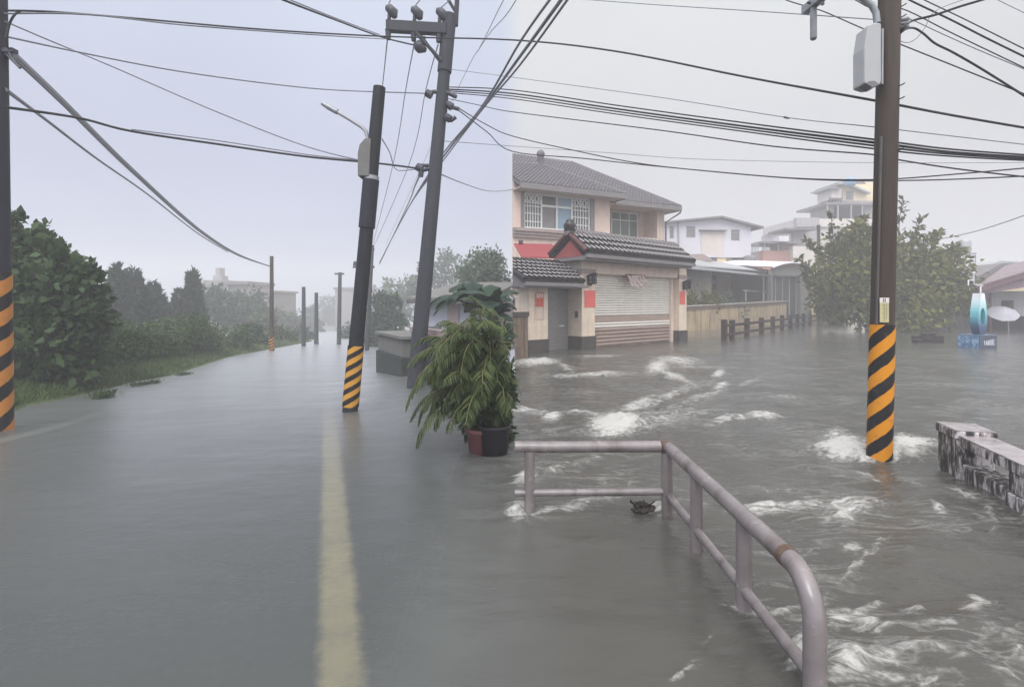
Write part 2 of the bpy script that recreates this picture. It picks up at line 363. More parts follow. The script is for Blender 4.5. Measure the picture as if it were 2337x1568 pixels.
def drop_mat():
    m, nt, N, L, b = nodes('white to navy painted panel')
    tc = N.new('ShaderNodeTexCoord'); sp = N.new('ShaderNodeSeparateXYZ'); L.new(tc.outputs['Object'], sp.inputs[0])
    mr = N.new('ShaderNodeMapRange'); mr.inputs[1].default_value, mr.inputs[2].default_value = .45, 1.82; L.new(sp.outputs[2], mr.inputs[0])
    rp = N.new('ShaderNodeValToRGB'); e = rp.color_ramp.elements
    for i, (p, c) in enumerate([(0, (.012, .03, .085)), (.18, (.02, .055, .13)), (.3, (.045, .19, .26)), (.55, (.14, .46, .50)), (.78, (.55, .72, .74)), (.92, (.78, .78, .79))]):
        k = e[i] if i < 2 else e.new(p); k.position, k.color = p, (*c, 1)
    L.new(mr.outputs[0], rp.inputs[0]); L.new(rp.outputs[0], b.inputs['Base Color']); b.inputs['Roughness'].default_value = .35
    return m
M['drop'] = drop_mat()
def wave_print():
    m, nt, N, L, b = nodes('blue wave print')
    tc = N.new('ShaderNodeTexCoord'); wv = N.new('ShaderNodeTexNoise'); wv.inputs['Scale'].default_value = 3.2; wv.inputs['Distortion'].default_value = 2.5; L.new(tc.outputs['Object'], wv.inputs['Vector'])
    rp = N.new('ShaderNodeValToRGB'); e = rp.color_ramp.elements
    e[0].position, e[0].color = .38, (.045, .10, .20, 1); e[1].position, e[1].color = .62, (.20, .36, .48, 1)
    L.new(wv.outputs[0], rp.inputs[0]); L.new(rp.outputs[0], b.inputs['Base Color']); b.inputs['Roughness'].default_value = .35
    return m
M['wave_print'] = wave_print()

# ------------------------------------------------------------------ flood water, ground, road
FOAM = [  # centre, half sizes, slant, strength (laid on the water where the current breaks)
 (1405,968,52,21,-8,1.9),(1490,958,110,24,-12,.62),(1455,925,50,13,-22,.95),(1530,900,60,8,-25,.8),(1580,945,60,8,-6,.6),
 (1500,838,26,16,-20,1.2),(1545,822,50,9,4,.95),(1530,856,46,8,18,1.0),(1570,872,30,6,22,.7),(1600,838,70,4,0,.7),
 (1225,826,46,8,-2,1.4),(1290,838,20,8,25,.9),(1340,856,100,5,-1,.95),(1370,813,60,3,0,.8),(1200,834,50,3,0,.8),
 (1205,938,45,6,6,1.0),(1262,953,20,11,-5,1.25),(1335,946,55,6,6,.85),(1640,852,16,6,-22,1.1),(1645,881,18,7,-22,1.1),
 (1710,872,26,5,-22,.8),(1610,900,50,6,-12,.75),(1570,918,70,6,-10,.55),(1742,951,36,9,2,1.25),(1650,957,36,7,-12,.8),(1690,953,14,6,20,.9),
 (1800,905,60,4,0,.45),(1930,908,40,5,5,.5),(1600,875,90,14,-18,.35),
 (1925,1024,60,16,4,1.5),(1908,1000,26,22,-40,1.0),(2078,1024,48,17,-4,1.6),(2070,1000,38,14,10,.8),(1975,1040,28,9,6,1.3),(2045,1040,18,8,-6,1.3),
 (1980,1082,40,6,28,.85),(2060,1096,70,5,14,.5),
 (1735,1160,70,13,-2,1.25),(1830,1156,60,11,-4,1.15),(1935,1160,62,20,-6,1.3),(1925,1180,24,18,10,1.2),(1880,1130,110,14,-2,.55),(1790,1110,110,5,-3,.5),
 (1190,1172,30,22,10,1.35),(1250,1168,30,12,-8,1.2),(1305,1160,50,11,-16,1.2),(1385,1140,40,8,-12,.6),(1205,1090,34,16,-20,1.1),(1260,1078,40,9,-30,1.0),(1330,1050,60,8,-16,.6),(1500,1152,26,9,-10,1.1),(1520,1168,24,7,0,.8),(1590,1145,34,20,0,.5),
 (2195,1131,42,12,22,1.05),(2240,1142,40,8,24,.6),(2142,1166,22,8,38,1.1),(2262,1182,24,9,62,1.0),(2320,1165,30,8,30,.9),(2330,1165,20,8,30,.9),
 (1962,1280,82,6,-41,1.0),(2010,1232,16,6,-5,1.0),(1946,1252,26,10,4,1.05),(1700,1230,60,4,-22,.6),(1780,1215,50,4,-22,.6),
 (1940,1530,60,52,0,1.35),(2010,1512,70,26,8,1.1),(2080,1495,70,14,6,1.0),(2060,1555,120,20,6,.9),(1915,1410,30,28,-50,1.1),(1960,1395,60,11,-30,1.0),(1975,1425,36,14,10,1.1),(2030,1445,70,18,0,.6),(2130,1440,100,12,-6,.75),
 (2090,1400,34,12,24,.95),(2240,1365,46,9,16,.95),(2225,1385,34,14,6,.95),(2170,1500,70,18,20,.6),(2250,1430,90,20,0,.45),(2310,1470,40,30,30,.65),(2325,1500,24,20,0,.9),(2290,1545,50,9,30,.7),
 (1690,1396,30,13,22,1.2),(1735,1405,34,11,14,1.0),(1790,1392,46,9,-18,1.1),(1825,1500,20,44,10,1.3),(1812,1520,16,24,30,1.2),(1560,1540,40,6,-36,.9),(1605,1480,30,5,-46,.7),
]
def fbm(x, y, seed, octs=4, gain=.5):
    g = rng(seed); h = np.zeros_like(x); a = 1.0
    T = g.random((64, 64)) * 2 - 1; f = 1.0
    for o in range(octs):
        X, Y = x * f + o * 17.3, y * f + o * 9.1; i, j = np.floor(X).astype(int), np.floor(Y).astype(int); fx, fy = X - i, Y - j
        fx, fy = fx * fx * (3 - 2 * fx), fy * fy * (3 - 2 * fy); G = lambda p, q: T[p % 64, q % 64]
        h += a * ((G(i, j) * (1 - fx) + G(i + 1, j) * fx) * (1 - fy) + (G(i, j + 1) * (1 - fx) + G(i + 1, j + 1) * fx) * fy); a *= gain; f *= 2
    return h
def grid_mesh(name, X, Y, Z, attrs, m, smooth=True):
    ny, nx = X.shape; me = bpy.data.meshes.new(name)
    me.vertices.add(nx * ny); me.vertices.foreach_set('co', np.stack([X, Y, Z], -1).astype(np.float32).ravel())
    a = (np.arange(ny - 1)[:, None] * nx + np.arange(nx - 1)[None]).ravel(); q = np.stack([a, a + 1, a + nx + 1, a + nx], 1).ravel().astype(np.int32)
    nf = len(a); me.loops.add(nf * 4); me.loops.foreach_set('vertex_index', q); me.polygons.add(nf)
    me.polygons.foreach_set('loop_start', np.arange(0, nf * 4, 4, dtype=np.int32)); me.polygons.foreach_set('loop_total', np.full(nf, 4, np.int32))
    me.update(calc_edges=True); me.polygons.foreach_set('use_smooth', np.full(nf, smooth))
    for k, v in attrs.items():
        at = me.attributes.new(k, 'FLOAT', 'POINT'); at.data.foreach_set('value', v.astype(np.float32).ravel())
    me.materials.append(m); o = bpy.data.objects.new(name, me); COL.objects.link(o); return o
def spread(a, b, d, lo, hi, g):
    xs = list(np.arange(a, b, d)); s = d; x = xs[-1]
    while x < hi: s *= g; x += s; xs.append(x)
    s = d; x = a; left = []
    while x > lo: s *= g; x -= s; left.append(x)
    return np.array(left[::-1] + xs)

def water_mat():
    m, nt, N, L, b = nodes('muddy flood water'); N.remove(b)
    out = N['Material Output']; tc = N.new('ShaderNodeTexCoord')
    def at(n): a = N.new('ShaderNodeAttribute'); a.attribute_name = n; return a.outputs['Fac']
    foam, side, clear, shal = at('foam'), at('side'), at('clear'), at('choppy'); flow = at('flow')
    def noise(scale, stretch, detail=4, dist=0.0, rough=.55, rot=0.0):
        mp = N.new('ShaderNodeMapping'); mp.inputs['Scale'].default_value = stretch; mp.inputs['Rotation'].default_value = (0, 0, rot); L.new(tc.outputs['Object'], mp.inputs[0])
        n = N.new('ShaderNodeTexNoise'); n.inputs['Scale'].default_value = scale; n.inputs['Detail'].default_value = detail
        n.inputs['Distortion'].default_value = dist; n.inputs['Roughness'].default_value = rough; L.new(mp.outputs[0], n.inputs['Vector']); return n.outputs[0]
    def math_(op, a, bb=None, c=None):
        n = N.new('ShaderNodeMath'); n.operation = op
        for i, x in enumerate((a, bb, c)):
            if x is None: continue
            if isinstance(x, (int, float)): n.inputs[i].default_value = x
            else: L.new(x, n.inputs[i])
        return n.outputs[0]
    def mixc(f, a, c):
        n = N.new('ShaderNodeMix'); n.data_type = 'RGBA'; L.new(f, n.inputs[0])
        for i, x in ((6, a), (7, c)):
            if isinstance(x, tuple): n.inputs[i].default_value = (*x, 1)
            else: L.new(x, n.inputs[i])
        return n.outputs[2]
    silt = noise(.55, (1, .35, 1), 5, 1.5)
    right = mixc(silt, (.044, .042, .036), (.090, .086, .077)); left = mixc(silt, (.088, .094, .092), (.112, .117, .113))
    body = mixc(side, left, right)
    # ripples: stretched across the flow, rougher where the current is fast
    r1 = noise(2.2, (1, 2.6, 1), 5, .8, .6, .2); r2 = noise(9, (1, 2.2, 1), 4, .4, .6, -.15)
    hgt = math_('MULTIPLY_ADD', r2, .35, r1)
    bp = N.new('ShaderNodeBump'); bp.inputs['Distance'].default_value = .06; L.new(hgt, bp.inputs['Height'])
    L.new(math_('MULTIPLY_ADD', shal, .62, .02), bp.inputs['Strength'])
    df = N.new('ShaderNodeBsdfDiffuse'); L.new(body, df.inputs[0])
    tr = N.new('ShaderNodeBsdfTransparent'); tr.inputs[0].default_value = (.86, .88, .84, 1)
    m1 = N.new('ShaderNodeMixShader'); L.new(clear, m1.inputs[0]); L.new(df.outputs[0], m1.inputs[1]); L.new(tr.outputs[0], m1.inputs[2])
    gl = N.new('ShaderNodeBsdfGlossy'); L.new(math_('MULTIPLY_ADD', side, -.14, .30), gl.inputs['Roughness']); gl.inputs[0].default_value = (.92, .92, .92, 1); L.new(bp.outputs[0], gl.inputs['Normal'])
    fr = N.new('ShaderNodeFresnel'); fr.inputs[0].default_value = 1.33; L.new(bp.outputs[0], fr.inputs['Normal'])
    m2 = N.new('ShaderNodeMixShader'); L.new(fr.outputs[0], m2.inputs[0]); L.new(m1.outputs[0], m2.inputs[1]); L.new(gl.outputs[0], m2.inputs[2])
    # foam: streaky froth wherever the foam attribute is high enough for the noise
    n1 = noise(5.5, (1, 1.9, 1), 7, 1.6, .62, .25); n2 = noise(24, (1, 1.5, 1), 4, .8, .6)
    th = math_('ADD', math_('MULTIPLY_ADD', foam, .42, math_('MULTIPLY', n1, 1.5)), math_('MULTIPLY', n2, .30))
    mr = N.new('ShaderNodeMapRange'); mr.interpolation_type = 'SMOOTHSTEP'; mr.inputs[1].default_value, mr.inputs[2].default_value, mr.inputs[4].default_value = .98, 1.60, .90
    L.new(th, mr.inputs[0])
    gate = N.new('ShaderNodeMapRange'); gate.inputs[1].default_value, gate.inputs[2].default_value = .02, .45; L.new(foam, gate.inputs[0])
    # thin froth lines drawn out by the current
    s1 = noise(1.5, (1, 3.4, 1), 5, 1.2, .6, .3); rid = math_('SUBTRACT', 1.0, math_('ABSOLUTE', math_('MULTIPLY_ADD', s1, 4.0, -2.0)))
    sl = N.new('ShaderNodeMapRange'); sl.interpolation_type = 'SMOOTHSTEP'; sl.inputs[1].default_value, sl.inputs[2].default_value, sl.inputs[4].default_value = .80, 1.02, .55; L.new(rid, sl.inputs[0])
    pz = N.new('ShaderNodeMapRange'); pz.inputs[1].default_value, pz.inputs[2].default_value = .42, .62; L.new(noise(.9, (1, 1.5, 1), 3, .5), pz.inputs[0])
    lines = math_('MULTIPLY', math_('MULTIPLY', sl.outputs[0], pz.outputs[0]), flow)
    ff = math_('MAXIMUM', math_('MULTIPLY', mr.outputs[0], gate.outputs[0]), math_('MULTIPLY', lines, n2))
    # open lace of bubbles where the froth is thin
    mpv = N.new('ShaderNodeMapping'); mpv.inputs['Scale'].default_value = (1, 1.6, 1); L.new(tc.outputs['Object'], mpv.inputs[0])
    wob = N.new('ShaderNodeTexNoise'); wob.inputs['Scale'].default_value = 6; wob.inputs['Detail'].default_value = 3; L.new(mpv.outputs[0], wob.inputs['Vector'])
    wm_ = N.new('ShaderNodeVectorMath'); wm_.operation = 'MULTIPLY_ADD'; wm_.inputs[1].default_value = (.35, .35, 0); L.new(wob.outputs['Color'], wm_.inputs[0]); L.new(mpv.outputs[0], wm_.inputs[2])
    vo = N.new('ShaderNodeTexVoronoi'); vo.feature = 'DISTANCE_TO_EDGE'; vo.inputs['Scale'].default_value = 11; L.new(wm_.outputs[0], vo.inputs['Vector'])
    lc = N.new('ShaderNodeMapRange'); lc.interpolation_type = 'SMOOTHSTEP'; lc.inputs[1].default_value, lc.inputs[2].default_value, lc.inputs[3].default_value, lc.inputs[4].default_value = .02, .20, 1, .45; L.new(vo.outputs['Distance'], lc.inputs[0])
    dens = math_('POWER', ff, 1.3); ff = math_('MULTIPLY', ff, math_('ADD', math_('MULTIPLY', lc.outputs[0], math_('SUBTRACT', 1.0, dens)), dens))
    fo = N.new('ShaderNodeBsdfDiffuse'); fo.inputs[0].default_value = (.44, .43, .405, 1)
    m3 = N.new('ShaderNodeMixShader'); L.new(ff, m3.inputs[0]); L.new(m2.outputs[0], m3.inputs[1]); L.new(fo.outputs[0], m3.inputs[2])
    L.new(m3.outputs[0], out.inputs[0]); return m

xs = spread(-2.6, 5.2, .032, -240, 240, 1.035); ys = spread(1.2, 5.2, .03, -40, 240, 1.022)
X, Y = np.meshgrid(xs, ys); Z0 = wz(X, Y)
Yc = np.maximum(Y, .6); PX, PY = CX + X / Yc * F, HOR + (EYE - Z0) / Yc * F
foam = np.zeros_like(X)
for cx, cy_, ax, ay, rot, amp in FOAM:
    c, s = math.cos(R(rot)), math.sin(R(rot)); dx, dy = PX - cx, PY - cy_
    a, b = (dx * c + dy * s) / ax, (-dx * s + dy * c) / ay
    foam = np.maximum(foam, amp * (1.25 if cy_ < 1050 else 1.0) * np.exp(-(a * a + b * b) * .75))
foam = np.maximum(foam, 0); foam *= (Y > .8)
side = sstep(-.9, .5, X - .0 * Y)
calm_pen = sstep(1.25, .95, X) * sstep(3.7, 3.3, Y) * (X > -.4)            # still water inside the railing
chop = side * (1 - .75 * calm_pen) * sstep(30, 8, Y) * .8 + .12
clear = (1 - sstep(-.75, -.25, X)) * .48 * sstep(12, 4.0, Y) * (Y > 0)
flow = side * (1 - calm_pen) * sstep(26, 10, Y)
wav = (fbm(X * .9 + 3, Y * 1.9, 3, 4) * .036 + fbm(X * 3.2, Y * 6, 5, 3) * .011) * (chop + .05) * np.exp(-np.abs(Y) / 60)
Z = Z0 + wav + np.clip(foam, 0, 1.3) * (.022 + .024 * fbm(X * 7, Y * 11, 8, 3))
# bow wave piled against the striped pole
dp = np.hypot(X - 3.82, Y - 5.2); Z += .05 * np.exp(-((dp - .34) / .18) ** 2) * (Y > 5.0) * side
Z = np.where(np.hypot(X, Y) > 60, Z0, Z)
water = grid_mesh('water', X, Y, Z, dict(foam=foam, side=side, clear=clear, choppy=chop, flow=flow), water_mat()); tag(water, kind='structure')

gx, gy = np.meshgrid(np.array([-260, -100, -40, -20, -8, -2.6, -1.9, -1.3, -.6, -.1, 4, 20, 60, 260.]), np.array([-60, -10, 0, 4, 10, 20, 40, 70, 110, 170, 260.]))
ground = grid_mesh('ground', gx, gy, wz(gx, gy) - .55, {}, M['mud'], False); tag(ground, kind='structure')
d_road = Vector((-.372, 1.0, 0)).normalized(); n_road = Vector((d_road.y, -d_road.x, 0)); line_c = Vector(onw(766, 1250)); line_c.z = 0
def strip(name, rows, lift, m):
    """sheet through rows of ground points, each point laid a little above or below the flood level"""
    k = len(rows[0]); vs = [(p[0], p[1], float(wz(p[0], p[1])) + lift) for r in rows for p in r]
    fs = [(i * k + j, i * k + j + 1, (i + 1) * k + j + 1, (i + 1) * k + j) for i in range(len(rows) - 1) for j in range(k - 1)]
    return tag(MB().add(vs, fs).build(name, m), kind='structure')
ts = [-3, -2, -1] + [.5 * i for i in range(0, 40)] + [20, 22, 25, 28, 32, 36, 42, 50, 60, 75, 90, 110]
cross = lambda a, b, n: [[line_c + d_road * t + n_road * (a + (b - a) * j / n) for j in range(n + 1)] for t in ts]
strip('road', cross(-6.6, .75, 36), -.060, M['asphalt'])
el = strip('edge_line', [[line_c + d_road * t + n_road * o for o in (-.115, -.055, .005, .065, .125)] for t in ts], -.050, M['line_yellow'])
ea = el.data.attributes.new('paint', 'FLOAT', 'POINT'); ea.data.foreach_set('value', [v for t in ts for v in (0, .85, 1, .85, 0)])
wl_pts = [(-60, 1015), (0, 1000), (60, 985), (130, 968), (190, 950), (260, 925)]
fine = [(x0 + (x1 - x0) * t / 8, y0 + (y1 - y0) * t / 8) for (x0, y0), (x1, y1) in zip(wl_pts, wl_pts[1:]) for t in range(8)]
strip('white_edge_line', [[onw(x, y - 5), onw(x, y + 6)] for x, y in fine], -.030, M['line_white'])

# ------------------------------------------------------------------ haze
hz = MB().box(-235, 235, -34, 225, -6.2, 17.0)
m, nt, N, L, b = nodes('rain haze'); N.remove(b)
pv = N.new('ShaderNodeVolumePrincipled'); pv.inputs['Color'].default_value = (.81, .80, .815, 1); pv.inputs['Density'].default_value = .0063; pv.inputs['Anisotropy'].default_value = 0.0
L.new(pv.outputs[0], N['Material Output'].inputs['Volume'])
tag(hz.build('haze', m), kind='stuff')
# ================================================================== RIGHT: houses, walls, trees beyond the flood
def tiles(mb, poly, e0, e1, w, l, rise=.03, lip=.018, smooth=False, edge=None):
    """overlapping barrel tiles over a roof slope; poly in world points, eave from e0 to e1"""
    A, B = Vector(e0), Vector(e1); e = (B - A).normalized(); P = [Vector(p) for p in poly]
    nrm = (P[1] - P[0]).cross(P[2] - P[0]).normalized()
    if nrm.z < 0: nrm = -nrm
    s = nrm.cross(e).normalized()
    if s.z < 0: s = -s
    q = [((p - A).dot(e), (p - A).dot(s)) for p in P]
    def inside(x, y):
        c = False
        for i in range(len(q)):
            (x1, y1), (x2, y2) = q[i], q[i - 1]
            if (y1 > y) != (y2 > y) and x < (x2 - x1) * (y - y1) / (y2 - y1) + x1: c = not c
        return c
    x0, x1 = min(a[0] for a in q), max(a[0] for a in q); y1 = max(a[1] for a in q)
    y = 0.0
    while y < y1:
        x = x0 + w / 2
        while x < x1:
            if inside(x, min(y + l * .5, y1 - .01)):
                prof = ((-.5, 0), (-.26, 0), (-.19, .62), (-.08, .95), (.03, .97), (.14, .66), (.22, 0), (.5, 0)); k8 = len(prof); vs = []
                for yy, hh in ((y - .02, lip), (y + l, 0.0)):
                    vs += [tuple(A + e * (x + t * w) + s * yy + nrm * (hh + .006 + rise * h)) for t, h in prof]
                if edge is not None:            # pale strip along each roll, a wet glint painted as colour
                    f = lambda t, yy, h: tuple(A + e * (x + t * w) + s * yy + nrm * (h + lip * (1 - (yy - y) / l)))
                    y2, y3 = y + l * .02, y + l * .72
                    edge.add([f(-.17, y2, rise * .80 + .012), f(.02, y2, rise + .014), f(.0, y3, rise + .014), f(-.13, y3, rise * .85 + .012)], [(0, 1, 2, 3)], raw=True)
                base = [tuple(A + e * (x + t * w) + s * (y - .02)) for t, h in prof]
                mb.add(vs + base, [(k, k + 1, k + k8 + 1, k + k8) for k in range(k8 - 1)] + [(2 * k8 + k, 2 * k8 + k + 1, k + 1, k) for k in range(k8 - 1)], smooth, raw=True)
            x += w
        y += l
    return mb

def window(parent, fr, u0, u1, z0, z1, n, cols=2, rows=(), glass='glass_dark', bw=.05, name='window', fm='white_frame'):
    mb = MB(fr.w)
    mb.box(u0, u1, n - .05, n, z0, z0 + bw); mb.box(u0, u1, n - .05, n, z1 - bw, z1)
    mb.box(u0, u0 + bw, n - .05, n, z0 + bw, z1 - bw); mb.box(u1 - bw, u1, n - .05, n, z0 + bw, z1 - bw)
    for i in range(1, cols):
        u = u0 + (u1 - u0) * i / cols; mb.box(u - bw * .4, u + bw * .4, n - .045, n - .004, z0 + bw, z1 - bw)
    for r in rows:
        z = z0 + (z1 - z0) * r; mb.box(u0 + bw, u1 - bw, n - .047, n - .007, z - bw * .4, z + bw * .4)
    f = mb.build(name, M[fm], parent)
    MB(fr.w).box(u0 + bw * .5, u1 - bw * .5, n - .042, n - .03, z0 + bw * .5, z1 - bw * .5).build('pane', M[glass], f)
    return f

# ---- two-storey house at the back (its left end stands just right of the road trees)
H = Frame(.03, 22.0, .907, .421)
uR, uEnd = H.U(1392), H.U(1516, -.9)
zeave = H.Z(1300, 432)
house = thing('two_storey_house', H.w(uR / 2, 0, 0), 'cream two storey house with grey hipped tile roofs and white latticed window', 'house')
W0, W1 = H.U(1196), H.U(1347); wz1, wz0 = H.Z(1197, 437), H.Z(1197, 521)
w = MB(H.w); w.wall(0, uR, .2, zeave, 0, [(W0, W1, wz0, wz1)], .16)
w.add([(uR, 0, .2), (uR, -6, .2), (uR, -6, zeave), (uR, 0, zeave)], [(0, 1, 2, 3)]); w.add([(0, 0, .2), (0, -6, .2), (0, -6, zeave), (0, 0, zeave)], [(3, 2, 1, 0)])
w.add([(0, -6, .2), (uR, -6, .2), (uR, -6, zeave), (0, -6, zeave)], [(0, 1, 2, 3)])
w.build('wall', M['cream'], house)
# window: central casement with lattice wings
win = MB(H.w); c0, c1 = H.U(1238), H.U(1305); n = -.03
for u in (W0, c0 - .06, c1, W1 - .06): win.box(u, u + .07, n - .08, n, wz0, wz1)
win.box(W0 + .07, W1 - .06, n - .08, n - .003, wz0, wz0 + .08); win.box(W0 + .07, W1 - .06, n - .08, n - .003, wz1 - .10, wz1)
cm, zt = (c0 + c1) / 2, wz0 + (wz1 - wz0) * .66
win.box(cm - .035, cm + .035, n - .075, n - .006, wz0 + .08, wz1 - .1); win.box(c0 + .01, c1, n - .07, n - .009, zt - .05, zt + .05)
win = win.build('window', M['white_frame'], house)
for a, b in ((W0 + .07, c0 - .06), (c1 + .07, W1 - .06)):
    lt = MB(H.w); k = 6
    for i in range(1, k): u = a + (b - a) * i / k; lt.box(u - .018, u + .018, n - .05, n - .02, wz0 + .08, wz1 - .1)
    for r in (.2, .42, .62, .72): z = wz0 + (wz1 - wz0) * r; lt.box(a, b, n - .055, n - .016, z - .02, z + .02)
    for i in range(4):                                                     # slanting bars of the upper lattice
        u = a + (b - a) * i / 4; z = wz0 + (wz1 - wz0) * .74; d = (b - a) / 4
        lt.hexa([(u, n - .02, z), (u + .05, n - .02, z), (u + d + .03, n - .02, wz1 - .1), (u + d - .03, n - .02, wz1 - .1)], [(u, n - .05, z), (u + .05, n - .05, z), (u + d + .03, n - .05, wz1 - .1), (u + d - .03, n - .05, wz1 - .1)])
        lt.hexa([(u + d - .03, n - .022, z), (u + d + .02, n - .022, z), (u + .03, n - .022, wz1 - .1), (u - .02, n - .022, wz1 - .1)], [(u + d - .03, n - .048, z), (u + d + .02, n - .048, z), (u + .03, n - .048, wz1 - .1), (u - .02, n - .048, wz1 - .1)])
    lt.build('lattice', M['white_frame'], win)
MB(H.w).box(W0, W1, n - .11, n - .09, wz0, wz1).build('pane', M['glass_grey'], win)
MB(H.w).box(c0 + .02, cm - .04, n - .088, n - .076, zt + .05, wz1 - .1).build('pane', M['glass_dark'], win)
MB(H.w).box(cm + .04, c1, n - .088, n - .076, wz0 + .08, wz1 - .1).build('pane', M['glass_blue'], win)
sur = MB(H.w)
sur.box(W0 - .16, W0, -.02, .05, wz0, wz1 + .16); sur.box(W1, W1 + .22, -.02, .05, wz0, wz1 + .16); sur.box(W0, W1, -.02, .047, wz1, wz1 + .16)
sur.build('window_surround', M['fascia'], house)
zm = wz0 - .02; md = MB(H.w)
md.box(-.0, uR + .22, -.02, .26, zm - .14, zm); md.box(0, uR + .17, -.02, .19, zm - .27, zm - .142); md.box(0, uR + .12, -.02, .13, zm - .40, zm - .272)
md.build('moulding', M['moulding'], house)
# recessed right wing
zl, zs = H.Z(1450, 462, -.9), H.Z(1450, 541, -.9); b0, b1 = uR, H.U(1500, -.9)
w2 = MB(H.w); w2.wall(b0, uEnd, .2, zl, -.9, [(b0 + .06, b1, zs, zl - .25)], 1.1)
w2.add([(uEnd, -.9, .2), (uEnd, -7, .2), (uEnd, -7, zl), (uEnd, -.9, zl)], [(0, 1, 2, 3)]); w2.add([(b0, -2.0, .2), (uEnd, -2.0, .2), (uEnd, -2.0, zl), (b0, -2.0, zl)], [(0, 1, 2, 3)])
w2.add([(b0, -7, .2), (uEnd, -7, .2), (uEnd, -7, zl), (b0, -7, zl)], [(0, 1, 2, 3)])
w2.build('wing_wall', M['cream'], house)
ww = MB(H.w); a0, a1 = H.U(1395, -1.9), H.U(1456, -1.9)
zt2, zb2 = H.Z(1420, 484, -1.9), zs - .02
window(house, H, a0, a1, zb2, zt2, -1.9, 3, (.70,), 'glass_green', .06)
# hipped roofs with barrel tiles
ER = Vector(pix(1430, 441, 0)); 
def roof_slope(name, poly, e0, e1, w_, l_, m, thick=.14):
    r = MB().plate(poly, thick).build(name, M[m], house)
    t = MB(); tiles(t, poly, e0, e1, w_, l_, .055, .035); o = t.build('roof_tiles', M[m], r); return r
ne = .75; ur = H.U(1428, ne); zer = H.Z(1428, 443, ne); uh, zp = H.hit(1234, 376, -2.6); uh -= 0
nb = -2.6; zp = H.Z(1234, 376, nb)
eL, eR, pk = H.w(0, ne, zer), H.w(ur, ne, zer), H.w(H.U(1234, nb), nb, zp)
zcl = H.Z(1169.5, 386, nb); cut = H.w(0.0, nb, zcl - .0)
roof = roof_slope('roof', [eL, eR, pk, H.w(0.0, nb + .45, zcl)], eL, eR, .19, .26, 'roof_grey')
eRb = H.w(ur, -6.5, zer); roof2 = MB().plate([eR, eRb, pk], .12).build('roof_side', M['roof_grey'], house)
pB = H.w(0, -6.5, zer); MB().plate([pk, eRb, pB, H.w(0.0, nb + .45, zcl)], .12).build('roof_back', M['roof_grey'], house)
fs = MB(H.w); fs.box(0, ur, ne - .02, ne + .05, zer - .24, zer + .0); fs.box(ur - .03, ur + .04, -6.4, ne - .025, zer - .24, zer); fs.build('fascia', M['fascia'], house)
sf = MB(H.w); sf.box(0.0, ur - .04, .0, ne - .025, zer - .21, zer - .17); sf.box(uR + .01, ur - .04, -6.3, -.005, zer - .21, zer - .17); sf.build('soffit', M['soffit'], house)
rc = MB(); rc.tube([pk, eR], .09, 8); rc.tube([pk, H.w(0.0, nb + .45, zcl)], .10, 8); rc.build('ridge_cap', M['roof_grey'], house)
fb = MB(); fb.lathe((pk[0], pk[1], pk[2] - .1), [(.0, -.05), (.15, -.05), (.17, .1), (.16, .50), (.21, .56), (.20, .70), (.11, .82), (0, .85)], 16); fb.build('finial', M['roof_grey'], house)
# wing roof
n2 = -.15; uw, zw = H.U(1555, n2), H.Z(1555, 472, n2); nh = -4.6; uh2, zh = H.U(1312, nh), H.Z(1312, 374, nh)
wl0, wr0, hp, hl = H.w(uR - .3, n2, zw), H.w(uw, n2, zw), H.w(uh2, nh, zh), H.w(.6, nh, zh - .02)
wr = roof_slope('wing_roof', [wl0, wr0, hp, H.w(.25, nh, zh - .01)], wl0, wr0, .20, .28, 'roof_grey')
wrb = H.w(uw, -9, zw); MB().plate([wr0, wrb, hp], .12).build('roof_side', M['roof_grey'], house); MB().plate([hp, wrb, H.w(.3, -9, zw), hl], .12).build('roof_back', M['roof_grey'], house)
fs = MB(H.w); fs.box(ur + .05, uw, n2 - .02, n2 + .05, zw - .22, zw); fs.box(uw - .03, uw + .04, -8.9, n2 - .025, zw - .22, zw); fs.build('fascia', M['fascia'], house)
MB(H.w).box(uR + .0, uw - .04, -.88, n2 - .025, zw - .20, zw - .16).build('soffit', M['soffit'], house); MB(H.w).box(uEnd + .005, uw - .04, -8.8, -.9, zw - .20, zw - .16).build('soffit', M['soffit'], house)
rc = MB(); rc.tube([hp, wr0], .08, 8); rc.tube([hp, H.w(.25, nh, zh - .01)], .09, 8); rc.build('ridge_cap', M['roof_grey'], house)
dq = MB(); dq.tube([H.w(uw - .05, n2 + .02, zw - .2), H.w(uw - .1, n2, zw - .35), H.w(uEnd + .06, -.85, H.Z(1518, 508, -.9)), H.w(uEnd + .06, -.85, 1.0)], .045, 8); dq.build('downpipe', M['roof_grey'], house)

